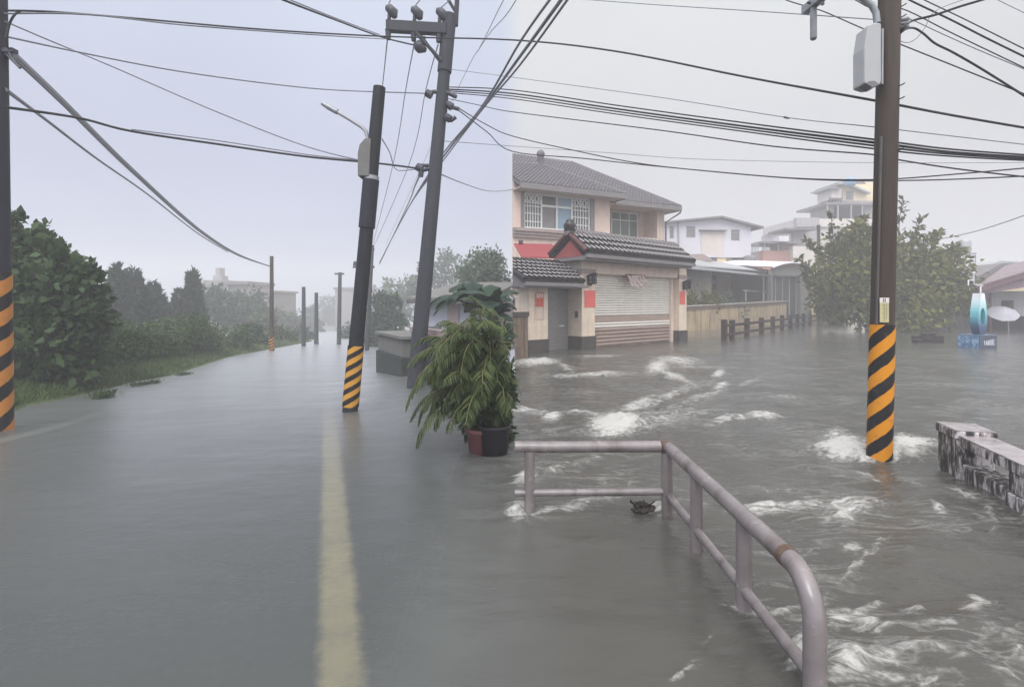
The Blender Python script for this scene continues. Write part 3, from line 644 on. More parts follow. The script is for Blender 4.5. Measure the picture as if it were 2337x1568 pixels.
# ---- gatehouse: garage shutter, pillars, door porch
G = Frame(2.82, 17.1, .768, .64)
NP = .34
gate = thing('gatehouse', G.w(1.5, 0, 0), 'beige tiled gatehouse with rolling shutter, side door and dark glazed tile roofs', 'gatehouse')
sw = G.U(1527); sh = G.Z(1358, 626)
def box_px(mb, fr, x0, x1, y0, y1, n, depth, xr=None):
    u0, u1 = fr.U(x0, n), fr.U(x1, n); xm = (x0 + x1) / 2
    mb.box(u0, u1, n - depth, n, fr.Z(x0, y1, n), fr.Z(x0, y0, n)); return mb
pu = [(G.U(1328, NP), G.U(1358, NP)), (G.U(1548, NP), G.U(1567, NP))]
pu[1] = (sw + .17, pu[1][1])
zb_p = .42; ztop = G.Z(1340, 590, NP)
for a, b in pu:
    p = MB(G.w).box(a, b, -.3, NP, zb_p, ztop).build('pillar', M['cream_tile'], gate, .01)
    MB(G.w).box(a - .03, b + .03, -.3, NP + .03, -.6, zb_p - .002).build('plinth', M['dark_base'], p)
    MB(G.w).box(a - .02, b + .02, -.3, NP + .02, ztop - .50, ztop - .34).build('band', M['moulding'], p)
lint_b = sh - .0
MB(G.w).box(pu[0][1] + .003, pu[1][0] - .003, -.3, NP - .06, lint_b, ztop).build('lintel', M['lintel'], gate, .01)
MB(G.w).box(sw + .0, sw + .165, -.28, .10, -.5, lint_b - .003).build('jamb', M['lintel'], gate)
def shutter_rows(z0, z1, k, name, m, par):
    vs, fs = [], []; h = (z1 - z0) / k; prof = [(0, -.03), (.20, -.035), (.24, .016), (.58, .034), (.94, .020), (1, -.03)]
    u0, u1 = pu[0][1] - .05, sw
    for i in range(k):
        for a, d in prof:
            for u in (u0, u1): vs.append((u, d, z0 + (i + a) * h))
    for i in range(len(vs) // 2 - 1): fs.append((2 * i, 2 * i + 1, 2 * i + 3, 2 * i + 2))
    return MB(G.w).add(vs, fs).build(name, M[m], par)
z722, z740, z752 = G.Z(1358, 722), G.Z(1358, 737), G.Z(1358, 750)
sht = shutter_rows(z722, sh + .03, 17, 'shutter', 'slat_light', gate)
shutter_rows(z752, z740, 2, 'slat_row', 'slat_light', sht)
MB(G.w).box(pu[0][1] - .05, sw, -.02, .004, z740 + .002, z722 - .002).build('dark_band', M['slat_brown'], sht)  # plain brown band between the upper slats and the two pale rows
shutter_rows(-.25, z752 - .003, 7, 'lower_slats', 'slat_brown', sht)
MB(G.w).box(pu[0][0], pu[1][1], -2.6, -2.5, -.6, 2.9).build('rear_wall', M['cream_tile'], gate)
MB(G.w).box(pu[1][1] - .12, pu[1][1] - .005, -2.5, -.302, -.6, 2.9).build('side_wall', M['cream_tile'], gate)
MB(G.w).box(pu[0][0] + .005, pu[0][0] + .12, -2.5, -.302, -.6, ztop).build('side_wall', M['cream_tile'], gate)
# garage roof
nE = .95; uE1 = G.U(1586, nE); zE = G.Z(1470, 586, nE); uE0 = G.U(1338, nE)
nR, zR = G.hitu(1297, 534, uE0); nB = G.hitu(1253, 588, uE0)[0]; uR0, uR1 = G.U(1300, nR) , G.U(1533, nR)
nR = min(nR, nE - .6); nB = min(nB, nR - .6)
f0, f1, r1, r0 = G.w(uE0, nE, zE), G.w(uE1, nE, zE), G.w(uE1 - .1, nR, zR), G.w(uE0 + .02, nR, zR)
rf = MB().plate([f0, f1, r1, r0], .10).build('roof', M['roof_dark'], gate)
tb, te = MB(), MB(); tiles(tb, [f0, f1, r1, r0], f0, f1, .23, .33, .085, .05, edge=te); to = tb.build('roof_tiles', M['roof_dark'], rf); te.build('tile_glints', M['tile_glint'], rf)
g0, g1 = G.w(uE0, nB, zE), G.w(uE1, nB, zE)
MB().plate([r0, r1, g1, g0], .10).build('roof', M['roof_dark'], gate)
gm = MB(G.w); zg = zE - .13
gm.prism([(uE0 + .10, nE - .25, zg), (uE0 + .10, nR, zR - .18), (uE0 + .10, nB + .15, zg)], (.1, 0, 0)); gm.build('gable', M['gable_red'], gate)
gm = MB(G.w); gm.prism([(uE1 - .4, nE - .25, zg), (uE1 - .4, nR, zR - .18), (uE1 - .4, nB + .15, zg)], (.1, 0, 0)); gm.build('gable', M['gable_red'], gate)
vb = MB(G.w)
for a, b in (((uE0 + .0, nE, zE), (uE0 + .0, nR, zR)), ((uE0 + .0, nB, zE), (uE0 + .0, nR, zR))):
    vb.tube([(a[0], a[1], a[2] + .02), (b[0], b[1], b[2] + .03)], .075, 8)
vb.build('verge', M['verge_red'], gate)
vb = MB(G.w); vb.tube([(uE1, nE, zE), (uE1 - .1, nR, zR)], .07, 8); vb.build('verge', M['roof_dark'], gate)
rt = MB(G.w); rt.tube([(uE0 - .1, nR, zR + .06), (uE1 - .05, nR, zR + .06)], .11, 10)
k = int((uE1 - uE0) / .24)
for i in range(k): u = uE0 + .1 + i * .24; rt.tube([(u, nR, zR + .075), (u + .12, nR, zR + .075)], .125, 10)
rt.build('ridge_cap', M['fascia'], gate)
MB(G.w).lathe((uE0 + .06, nR, zR + .1), [(0, 0), (.20, 0), (.17, .08), (.21, .14), (.19, .22), (.12, .28), (.13, .32), (.06, .37), (0, .38)], 14).build('finial', M['roof_dark'], gate)
ga = MB(G.w); ga.box(uE0 + .02, uE1 - .02, nE - .06, nE + .05, zE - .19, zE - .08); ga.box(uE0 + .05, uE1 - .1, nE - .30, nE - .065, zE - .26, zE - .12); ga.build('gutter', M['fascia'], gate)
MB(G.w).box(uE0 + .1, uE1 - .1, nB + .1, nE - .32, zE - .24, zE - .14).build('ceiling', M['fascia'], gate)
uL0, zL0 = G.hit(1462, 597, NP + .1)
MB(G.w).box(uL0 - .12, uL0 + .12, NP + .05, NP + .13, zE - .30, zE - .265).build('ceiling_light', M['white_paint'], gate)
# porch with the side door
porch_l = (G.U(1208, NP), G.U(1250, NP)); zdt = G.Z(1230, 640, NP)
pl = MB(G.w)
pl.box(porch_l[0], porch_l[1], -.35, NP, .42, zdt)
for i in range(13):
    z = .5 + i * .135
    if z < zdt - .05: pl.box(porch_l[0] - .006, porch_l[1] + .004, -.34, NP + .006, z, z + .105)
pl = pl.build('pillar', M['cream_tile'], gate)
MB(G.w).box(porch_l[0] - .03, porch_l[1] + .03, -.35, NP + .03, -.6, .418).build('plinth', M['dark_base'], pl)
MB(G.w).box(porch_l[1] + .003, pu[0][0] - .003, -.36, -.30, -.6, zdt).build('door_wall', M['fascia'], gate)
d0, d1 = G.U(1253, -.24), G.U(1297, -.24); zd = G.Z(1270, 660, -.24)
dr = MB(G.w).box(porch_l[1] + .02, d1, -.297, -.24, -.5, zd).build('door', M['door_metal'], gate, .008)
hb = MB(G.w); uh_, zh_ = G.hit(1283, 744, -.2); hb.box(uh_ - .12, uh_ + .1, -.238, -.20, zh_ - .02, zh_ + .02); hb.tube([(uh_, -.2, zh_), (uh_, -.15, zh_), (uh_ - .1, -.15, zh_)], .014, 8); hb.build('handle', M['white_frame'], dr)
nI, zI = G.hitu(1306, 717, pu[0][0]); icm = MB(G.w).box(pu[0][0] - .03, pu[0][0] - .001, .06, .16, zI - .10, zI + .10).build('intercom', M['lamp_black'], gate)
MB(G.w).box(pu[0][0] - .034, pu[0][0] - .031, .085, .14, zI + .0, zI + .07).build('screen', M['glass_grey'], icm)
# porch roof
pe = .85; q0, q1 = G.U(1197, pe), G.U(1333, pe); zq = G.Z(1260, 640, pe); pn = -.35; zpq = G.Z(1200, 600, pn)
a0_, a1_ = G.w(q0, pe, zq), G.w(q1, pe, zq); q1r = G.U(1285, pn); b1_, b0_ = G.w(q1r, pn, zpq), G.w(q0 + .02, pn, zpq)
pr = MB().plate([a0_, a1_, b1_, b0_], .09).build('porch_roof', M['roof_dark'], gate)
tb, te = MB(), MB(); tiles(tb, [a0_, a1_, b1_, b0_], a0_, a1_, .19, .27, .075, .042, edge=te); tb.build('roof_tiles', M['roof_dark'], pr); te.build('tile_glints', M['tile_glint'], pr)
MB().plate([b0_, b1_, G.w(q1r, -1.5, zq), G.w(q0, -1.5, zq)], .09).build('porch_roof', M['roof_dark'], gate)
MB(G.w).prism([(q0 + .08, pe - .1, zq - .10), (q0 + .08, pn, zpq - .12), (q0 + .08, -1.5, zq - .10)], (.08, 0, 0)).build('gable', M['fascia'], gate)
rt = MB(G.w); rt.tube([(q0 - .05, pn, zpq + .05), (q1r + .05, pn, zpq + .05)], .085, 10); rt.tube([(q1r, pn, zpq + .03), (q1, pe, zq + .02)], .06, 8); rt.tube([(q0, pn, zpq + .02), (q0, pe, zq + .02)], .06, 8)
for i in range(int((q1r - q0) / .2)): u = q0 + .1 + i * .2; rt.tube([(u, pn, zpq + .06), (u + .1, pn, zpq + .06)], .098, 10)
rt.build('ridge_cap', M['roof_dark'], gate)
MB(G.w).lathe((q0 + .08, pn, zpq + .08), [(0, 0), (.15, 0), (.13, .06), (.16, .11), (.13, .17), (.08, .2), (.05, .25), (0, .26)], 12).build('finial', M['roof_dark'], gate)
ga = MB(G.w); ga.box(q0 + .02, q1 - .02, pe - .05, pe + .05, zq - .17, zq - .07); ga.box(q0 + .05, q1 - .1, pe - .25, pe - .055, zq - .22, zq - .10); ga.build('gutter', M['fascia'], gate)
MB(G.w).box(q0 + .1, pu[0][0] - .003, -1.4, pe - .26, zq - .19, zq - .11).build('ceiling', M['fascia'], gate)
# framed panel on the porch pillar, wall lamps
u0, z0 = G.hit(1220, 729, NP); u1, z1 = G.hit(1241, 668, NP)
fp = MB(G.w); fp.box(u0, u0 + .04, NP + .007, NP + .03, z0, z1); fp.box(u1 - .04, u1, NP + .007, NP + .03, z0, z1); fp.box(u0 + .04, u1 - .04, NP + .007, NP + .027, z0, z0 + .04); fp.box(u0 + .04, u1 - .04, NP + .007, NP + .017, z0 + .04, z1); fp.build('notice_panel', M['cream'], gate)
def wall_lamp(u, n, z):
    a = MB(G.w); a.box(u - .13, u + .13, n + .02, n + .30, z + .13, z + .155); a.prism([(u - .11, n + .04, z + .155), (u + .11, n + .04, z + .155), (u, n + .16, z + .23)], (0, .2, 0))
    for du in (-.09, -.03, .03, .09): a.box(u + du - .012, u + du + .012, n + .24, n + .262, z - .12, z + .13); a.box(u + du - .012, u + du + .012, n + .05, n + .072, z - .12, z + .13)
    for z_ in (-.12, 0.0): a.box(u - .105, u + .105, n + .045, n + .268, z + z_ - .012, z + z_ + .012)
    a.box(u - .05, u + .05, n, n + .05, z - .16, z + .1); a.tube([(u, n + .03, z - .1), (u, n + .12, z - .17), (u, n + .16, z - .12)], .02, 8)
    l = a.build('wall_lamp', M['lamp_black'], gate); MB(G.w).box(u - .07, u + .07, n + .09, n + .22, z - .1, z + .12).build('lamp_glass', M['glass_grey'], l)
for x, y in ((1343, 640), (1560, 652)):
    u, z = G.hit(x, y, NP); wall_lamp(u, NP, z)
wall_u, wall_z = G.hit(1562, 607, NP)
MB(G.w).box(wall_u - .02, wall_u + .3, NP + .003, NP + .2, wall_z - .02, wall_z + .03).build('camera_bracket', M['fascia'], gate)

# ---- flat papers and strips on the gatehouse
def paper(x0, x1, y0, y1, n, m, name, label, cat, t=.008):
    u0, z0 = G.hit(x0, y1, n); u1, _ = G.hit(x1, y1, n); z1 = G.Z(x0, y0, n)
    o = MB(G.w).box(u0, u1, n + .034, n + .034 + t, z0, z1).build(name, M[m]); rebase(o, G.w((u0 + u1) / 2, n + .034, z0)); return tag(o, label, cat), (u0, u1, z0, z1)
paper(1332, 1356.5, 663, 702, NP - .03, 'red_paper', 'red_paper', 'faded red paper square on the pillar between door and shutter', 'paper notice')
paper(1549, 1561.5, 665, 695, NP - .03, 'red_paper', 'red_paper', 'narrow red paper on the pillar right of the shutter', 'paper notice')
po, (u0, u1, z0, z1) = paper(1220.5, 1238.5, 668, 700, NP - .001, 'poster_red', 'wall_poster', 'red and white printed poster on the beige pillar left of the door', 'poster')
nn = NP + .041; h_ = z1 - z0; w_ = u1 - u0
MB(G.w).box(u0 + w_ * .1, u1 - w_ * .1, nn + .001, nn + .004, z1 - h_ * .36, z1 - h_ * .08).build('white_field', M['paper_white'], po)
mk = MB(G.w)
for i, (a, b, c, d) in enumerate([(.22, .40, .13, .17), (.26, .36, .20, .23), (.22, .42, .26, .29), (.30, .33, .12, .30), (.52, .74, .13, .16), (.60, .64, .12, .31), (.52, .76, .22, .25), (.50, .58, .27, .31), (.68, .78, .27, .31)]):
    mk.box(u0 + w_ * a, u0 + w_ * b, nn + .005, nn + .007, z1 - h_ * d, z1 - h_ * c)
mk.build('lettering', M['poster_red'], po)
mk = MB(G.w)
for a, b, c, d in [(.3, .66, .43, .49), (.38, .58, .52, .55), (.3, .7, .66, .69), (.26, .76, .76, .81)]: mk.box(u0 + w_ * a, u0 + w_ * b, nn + .001, nn + .003, z1 - h_ * d, z1 - h_ * c)
mk.build('pale_lettering', M['red_paper'], po)
for i, x in enumerate((1429, 1438.5, 1447, 1456, 1465)):
    n_ = NP + .02; u, z = G.hit(x, 628, n_); r_ = rng(40 + i); w_ = .19 - .015 * i; L_ = (.37, .40, .36, .33, .42)[i]
    vs = []
    for k in range(7):
        t = k / 6; du = .34 * t + .03 * math.sin(5 * t + i); vs += [(u + du, n_ + .02 * math.sin(6 * t + i), z - L_ * t), (u + du + w_ * (1 - .25 * t), n_ + .03 + .02 * math.sin(6 * t + i), z - L_ * t - .02)]
    vs += [(a, b + .006, c) for a, b, c in vs]
    fs = [(2 * k, 2 * k + 1, 2 * k + 3, 2 * k + 2) for k in range(6)] + [(14 + 2 * k + 2, 14 + 2 * k + 3, 14 + 2 * k + 1, 14 + 2 * k) for k in range(6)]
    o = MB(G.w).add(vs, fs, True).build('paper_streamer', M['streamer']); rebase(o, G.w(u, n_, z))
    tag(o, ['pale wide paper strip, leftmost of five blowing above the shutter', 'pinkish paper strip second from left above the shutter', 'middle paper strip of the five blowing above the shutter', 'grey pink paper strip fourth from left above the shutter', 'long thin paper strip, rightmost of five above the shutter'][i], 'paper strip', 'paper strips hanging above the shutter')
cl = MB(G.w); ua, za = G.hit(1429, 628, NP); ub, _ = G.hit(1472, 629, NP); cl.box(ua, ub, NP - .055, NP + .012, za - .10, za + .04)
o = cl.build('streamer_cloth', M['streamer_red']); rebase(o, G.w((ua + ub) / 2, NP, za)); tag(o, 'dark red cloth band behind the paper strips above the shutter', 'cloth')

# red sheet roof behind the gatehouse
S = Frame(.35, 18.9, .90, .43); su1 = S.U(1300); sz0, sz1 = S.Z(1180, 586), S.Z(1210, 556, -1.2)
shed = thing('red_roofed_carport', S.w(.5, 0, 0), 'red sheet metal carport roof between the house and the gatehouse', 'carport')
MB(S.w).plate([(.02, 0, sz0), (su1, 0, sz0 + .05), (su1, -1.4, sz1 + .06), (.35, -1.4, sz1)], .05).build('roof', M['shed_red'], shed)
pp = MB(S.w); pp.box(.06, su1, -.06, -.01, sz0 - .19, sz0 - .06); pp.build('gutter', M['cap_pale'], shed)
for u in (.15, su1 - .2): MB(S.w).tube([(u, -.04, -.6), (u, -.04, sz0 - .2)], .05, 8).build('post', M['fascia'], shed)
MB(S.w).lathe((.65, -1.35, sz1 - .02), [(0, 0), (.09, 0), (.09, .12), (.12, .13), (0, .2)], 10).build('vent', M['fascia'], shed)

# weathered board gate at the left edge and letterbox above it
bx0, bx1 = pix(1171, 815, 13.4), pix(1206, 812, 13.9)
B_ = Frame(bx0[0], bx0[1], bx1[0] - bx0[0], bx1[1] - bx0[1]); bl = B_.U(1205); bz = B_.Z(1190, 712)
bg = thing('plank_gate', B_.w(bl / 2, 0, 0), 'weathered brown plank gate beside the beige porch pillar', 'gate')
for i in range(4):
    a = bl * i / 4; MB(B_.w).box(a + .006, a + bl / 4 - .006, -.05, .004 * (i % 2), -.5, bz - .13).build('plank', M['weathered'], bg)
MB(B_.w).box(-.01, bl + .02, -.07, .03, bz - .128, bz).build('top_rail', M['dark_base'], bg)
lb = MB(B_.w); lu, lz = B_.hit(1179, 690); 
lb.box(.02, lu + .09, -.32, -.12, lz - .13, lz + .07); lb.prism([(.0, -.36, lz + .072), (lu + .12, -.36, lz + .072), (lu / 2 + .05, -.36, lz + .15)], (0, .28, 0))
lbo = thing('letterbox', B_.w(.1, -.2, lz - .13), 'small grey lantern shaped box above the weathered plank gate', 'letterbox')
lb.build('box_body', M['low_wall'], lbo); MB(B_.w).box(.05, .12, -.26, -.18, -.5, lz - .131).build('post', M['lintel'], lbo)
MB(B_.w).box(.03, lu + .08, -.118, -.112, lz - .02, lz + .05).build('dark_slot', M['glass_dark'], lbo)

# the house row ends flush at its left gable line: trim whatever oversails it
import bmesh
def trim_left(root, x0=.02):
    stack = [root]
    while stack:
        o = stack.pop(); stack += [c for c in bpy.data.objects if c.parent == o]
        if o.type != 'MESH': continue
        off = Vector(o.location); p = o.parent
        while p is not None: off += Vector(p.location); p = p.parent
        if min(v.co.x for v in o.data.vertices) + off.x >= x0: continue
        bm = bmesh.new(); bm.from_mesh(o.data)
        r = bmesh.ops.bisect_plane(bm, geom=bm.verts[:] + bm.edges[:] + bm.faces[:], plane_co=(x0 - off.x, 0, 0), plane_no=(1, 0, 0), clear_inner=True)
        ed = [e for e in r['geom_cut'] if isinstance(e, bmesh.types.BMEdge) and e.is_boundary]
        if ed and o.name.split('.')[0] not in ('roof_tiles', 'wall'):
            try: bmesh.ops.holes_fill(bm, edges=ed, sides=40)
            except Exception: pass
        if len(bm.verts) == 0:
            bm.free(); bpy.data.objects.remove(o); continue
        bm.to_mesh(o.data); bm.free()
for r_ in (house, gate, shed, bg, lbo): trim_left(r_)
yb0, yf0 = (0 - H.oy) , H.w(0, 0, 0)[1]
MB().prism([(.035, yf0 + .02, .2), (.035, yf0 + .02, zeave), (.035, H.w(0, nb, 0)[1] - .4, zcl - .25), (.035, H.w(0, -6, 0)[1] - .4, zeave), (.035, H.w(0, -6, 0)[1] - .4, .2)], (.06, 0, 0)).build('end_wall', M['cream'], house)

# ---- stained yard wall running away from the gatehouse
wa, wb_ = onw(1566, 757), onw(1836, 736)
YW = Frame(wa[0], wa[1], wb_[0] - wa[0], wb_[1] - wa[1]); yl = math.dist(wa[:2], wb_[:2]); zt0, zt1 = YW.Z(1568, 707), YW.Z(1830, 690)
yw = thing('yard_wall', YW.w(yl / 2, 0, 0), 'low yellowish yard wall with dark rain stains and brown cap', 'wall')
MB(YW.w).hexa([(0, 0, -.5), (yl, 0, -.5), (yl, 0, zt1 - .02), (0, 0, zt0 - .02)], [(0, -.2, -.5), (yl, -.2, -.5), (yl, -.2, zt1 - .02), (0, -.2, zt0 - .02)]).build('wall', M['yard_wall'], yw)
MB(YW.w).hexa([(0, .05, zt0 - .018), (yl, .05, zt1 - .018), (yl, .05, zt1 + .16), (0, .05, zt0 + .16)], [(0, -.25, zt0 - .018), (yl, -.25, zt1 - .018), (yl, -.25, zt1 + .16), (0, -.25, zt0 + .16)]).build('cap', M['cap_brown'], yw)
MB(YW.w).hexa([(0, .09, zt0 + .162), (yl, .09, zt1 + .162), (yl, .09, zt1 + .20), (0, .09, zt0 + .20)], [(0, -.29, zt0 + .162), (yl, -.29, zt1 + .162), (yl, -.29, zt1 + .20), (0, -.29, zt0 + .20)]).build('coping', M['cap_pale'], yw)
ep = YW.w(yl + .25, -.1, 0); e = MB(); zt = YW.Z(1835, 683); e.box(ep[0] - .3, ep[0] + .3, ep[1] - .3, ep[1] + .3, -.5, zt)
ept = thing('brick_gate_pillar', ep, 'reddish brick gate pillar at the far end of the yard wall', 'pillar'); e.build('shaft', M['brick_pink'], ept)
e = MB(); e.box(ep[0] - .42, ep[0] + .42, ep[1] - .42, ep[1] + .42, zt + .002, zt + .14); e.lathe((ep[0], ep[1], zt + .14), [(.3, 0), (.16, .12), (.22, .24), (.0, .4)], 8, False); e.build('cap', M['cap_brown'], ept)

# ---- dark open shed behind the yard wall
D = Frame(wa[0] - YW.nx * 1.6 - YW.ux * .4, wa[1] - YW.ny * 1.6 - YW.uy * .4, YW.ux, YW.uy); du1 = D.U(1762); dz0, dz1 = D.Z(1600, 614), D.Z(1764, 622)
dz = (dz0 + dz1) / 2; ds = thing('open_shed', D.w(du1 / 2, 0, 0), 'open shed with pale grey sheet roof and dark interior behind the yard wall', 'shed')
bk = D.Z(1600, 593, -4.5)
MB(D.w).hexa([(-.2, .2, dz0), (du1 + .25, .2, dz1), (du1 + .25, .2, dz1 + .08), (-.2, .2, dz0 + .08)], [(-.2, -4.5, bk), (du1 + .1, -4.5, bk + .0), (du1 + .1, -4.5, bk + .08), (-.2, -4.5, bk + .08)]).build('roof', M['sheet_grey'], ds)
MB(D.w).box(-.2, du1 + .2, .21, .27, dz0 - .10, dz0 + .06).build('gutter', M['sheet_grey'], ds)
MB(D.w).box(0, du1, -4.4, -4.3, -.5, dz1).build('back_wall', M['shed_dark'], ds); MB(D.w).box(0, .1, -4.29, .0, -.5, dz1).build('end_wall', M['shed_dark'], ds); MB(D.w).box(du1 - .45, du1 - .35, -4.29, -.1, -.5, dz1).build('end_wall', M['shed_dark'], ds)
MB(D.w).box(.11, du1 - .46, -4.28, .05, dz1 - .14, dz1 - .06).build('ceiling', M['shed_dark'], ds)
for x in (1743, 1751.5): u = D.U(x, .08); MB(D.w).box(u - .07, u + .07, .02, .14, -.5, dz1 - .01).build('post', M['white_frame'], ds)
window(ds, D, D.U(1627, -4.25), D.U(1653, -4.25), D.Z(1640, 678, -4.25), D.Z(1640, 645, -4.25), -4.24, 2, (), 'glass_grey', .1)
window(ds, D, D.U(1700, -4.25), D.U(1738, -4.25), D.Z(1720, 684, -4.25), D.Z(1720, 646, -4.25), -4.24, 3, (), 'glass_grey', .06)
r_ = MB(D.w); ua, za = D.hit(1697, 663, -.3); ub, _ = D.hit(1765, 663, -.3); r_.tube([(ua, -.3, za), (ub, -.3, za - .1)], .035, 8); r_.tube([(ua + .4, -.3, za), (ua + .4, -.3, .4)], .03, 8); r_.build('hand_rail', M['white_frame'], ds)

# ---- white clad house with low gable behind
Wf = Frame(*[pix(1510, 600, 40.0)[i] for i in (0, 1)], 1.0, .10)
wh = thing('white_clad_house', Wf.w(4, 0, 0), 'white sheet clad upper house with shallow gable roof over yellow ground floor', 'house')
x_ = lambda px, n=0: Wf.U(px, n); zc = Wf.Z(1620, 583)
hl_ = [(x_(1592), x_(1612), Wf.Z(1600, 547), Wf.Z(1600, 524)), ]
holes = [(x_(1528), x_(1538), Wf.Z(1533, 545), Wf.Z(1533, 516)), (x_(1566), x_(1587), Wf.Z(1575, 543), Wf.Z(1575, 516)), (x_(1668), x_(1688), Wf.Z(1678, 550), Wf.Z(1678, 524))]
wall_r = x_(1714)
up = MB(Wf.w); zeL = Wf.Z(1520, 508); zeR = Wf.Z(1712, 517); zlow = min(zeL, zeR) - .05
up.wall(0, wall_r, zc, zlow, 0, holes, .1)
pkx, pkz = Wf.hit(1641, 495)
up.add([(0, 0, zlow), (wall_r, 0, zlow), (wall_r, 0, zeR), (pkx, 0, pkz - .1), (0, 0, zeL)], [(0, 1, 2, 3, 4)])
up.add([(wall_r, 0, zc), (wall_r, -7, zc), (wall_r, -7, zeR), (wall_r, 0, zeR)], [(0, 1, 2, 3)]); up.build('upper_wall', M['white_wall'], wh)
for a, b, c, d in holes: window(wh, Wf, a, b, c, d, -.05, 1, (.75,), 'glass_grey', .06, fm='frame_grey')
rr = MB(Wf.w); e2u, e2z = Wf.hit(1735, 519)
rr.prism([(-.3, .5, zeL - .02), (pkx, .5, pkz), (e2u, .5, e2z), (e2u, .5, e2z - .16), (pkx, .5, pkz - .14), (-.3, .5, zeL - .16)], tuple(Vector((0, -8, 0)))); rr.build('roof', M['fascia'], wh)
MB(Wf.w).box(0, wall_r + .2, -.1, .25, zc - .18, zc).build('ledge', M['white_wall'], wh)
lo = MB(Wf.w); lo.wall(x_(1635), wall_r - .1, -.5, zc - .182, -.15, [(x_(1673), x_(1690), Wf.Z(1680, 600), Wf.Z(1680, 582))], .1); lo.add([(wall_r - .1, -.15, -.5), (wall_r - .1, -7, -.5), (wall_r - .1, -7, zc - .2), (wall_r - .1, -.15, zc - .2)], [(0, 1, 2, 3)]); lo.build('ground_floor_wall', M['yellow_wall'], wh)
MB(Wf.w).box(x_(1635), x_(1655), -.14, .12, -.5, zc - .185).build('yellow_pier', M['yellow_wall'], wh)
MB(Wf.w).box(0, x_(1634), -2.1, -2.0, -.5, zc - .19).build('recess_wall', M['pale_wall'], wh)
window(wh, Wf, x_(1673), x_(1690), Wf.Z(1680, 600), Wf.Z(1680, 583), -.2, 1, (.6,), 'glass_grey', .06, fm='frame_grey')
MB(Wf.w).tube([(x_(1548), .06, zeL + .1), (x_(1548), .06, zc)], .07, 8).build('downpipe', M['frame_grey'], wh)
MB(Wf.w).box(x_(1595), x_(1655), .0, .35, Wf.Z(1620, 528), Wf.Z(1620, 525.5)).build('awning_strip', M['fascia'], wh)
MB(Wf.w).box(x_(1600), x_(1652), .003, .05, zc + .01, Wf.Z(1620, 529)).build('yellow_patch', mat('faded yellow cladding', (.50, .445, .40), .7, .06, 2), wh)
cg = MB(Wf.w)
for k in range(6): cg.box(wall_r + .02 + .12 * k, wall_r + .05 + .12 * k, -.05, .0, zc - .5, zc + 1.0)
cg.box(wall_r + .02, wall_r + .7, -.055, .005, zc + .94, zc + 1.0); cg.box(wall_r + .02, wall_r + .7, -.055, .005, zc - .5, zc - .45); cg.build('balcony_cage', M['frame_grey'], wh)
tkb = Wf.hit(1705, 598); wtk = MB(Wf.w).lathe((tkb[0], .4, tkb[1]), [(0, 0), (.45, 0), (.48, .2), (.45, .42), (.2, .5), (0, .5)], 14); o = wtk.build('roof_drum', M['fascia']); rebase(o, Wf.w(tkb[0], .4, tkb[1])); tag(o, 'squat grey drum in front of the yellow ground floor wall', 'drum')
# annex roof between house and shed
ax = MB(Wf.w); ax.prism([(x_(1560, 5), 5, Wf.Z(1560, 596, 5)), (x_(1578, 5), 5, Wf.Z(1578, 580, 5)), (x_(1606, 5), 5, Wf.Z(1606, 580, 5)), (x_(1630, 5), 5, Wf.Z(1630, 596, 5))], (0, -2, 0))
an = thing('annex', Wf.w(x_(1595, 5), 5, 0), 'small annex with dull mauve hipped roof below the white clad house', 'annex'); ax.build('roof', M['moulding'], an)
MB(Wf.w).box(x_(1565, 5), x_(1625, 5), 3.2, 4.95, -.5, Wf.Z(1590, 597, 5)).build('wall', M['pale_wall'], an)

# ---- curved white roofed shed near the tree
Cf = Frame(*[pix(1760, 640, 35.5)[i] for i in (0, 1)], .93, .36); c1_ = Cf.U(1852)
cs = thing('curved_roof_shed', Cf.w(c1_ / 2, 0, 0), 'low shed with curved white sheet roof beside the leafy tree', 'shed')
zc0 = Cf.Z(1770, 618)
pts = [(i / 10) for i in range(11)]
arc = [(-.2 + (c1_ + .5) * t, 0, zc0 + .65 * math.sin(math.pi * (.12 + .8 * t)) * (1 if t < .8 else 1)) for t in pts]
ar = MB(Cf.w); ar.add([(a, .3, z) for a, _, z in arc] + [(a, -5, z + .55) for a, _, z in arc] + [(a, .3, z - .1) for a, _, z in arc], [(i, i + 1, 12 + i, 11 + i) for i in range(10)] + [(22 + i, 23 + i, i + 1, i) for i in range(10)], True); ar.build('roof', M['sheet_white'], cs)
MB(Cf.w).wall(0, c1_, -.5, zc0 + .25, 0, [(.15, c1_ * .72, .3, zc0 - .35)], .4).build('wall', M['low_wall'], cs)
window(cs, Cf, .15, c1_ * .72, .3, zc0 - .35, -.35, 4, (), 'glass_dark', .07, fm='frame_grey')
MB(Cf.w).box(c1_ * .74, c1_ + 1.2, -.6, -.02, -.5, zc0 + .2).build('side_wall', M['yellow_wall'], cs)

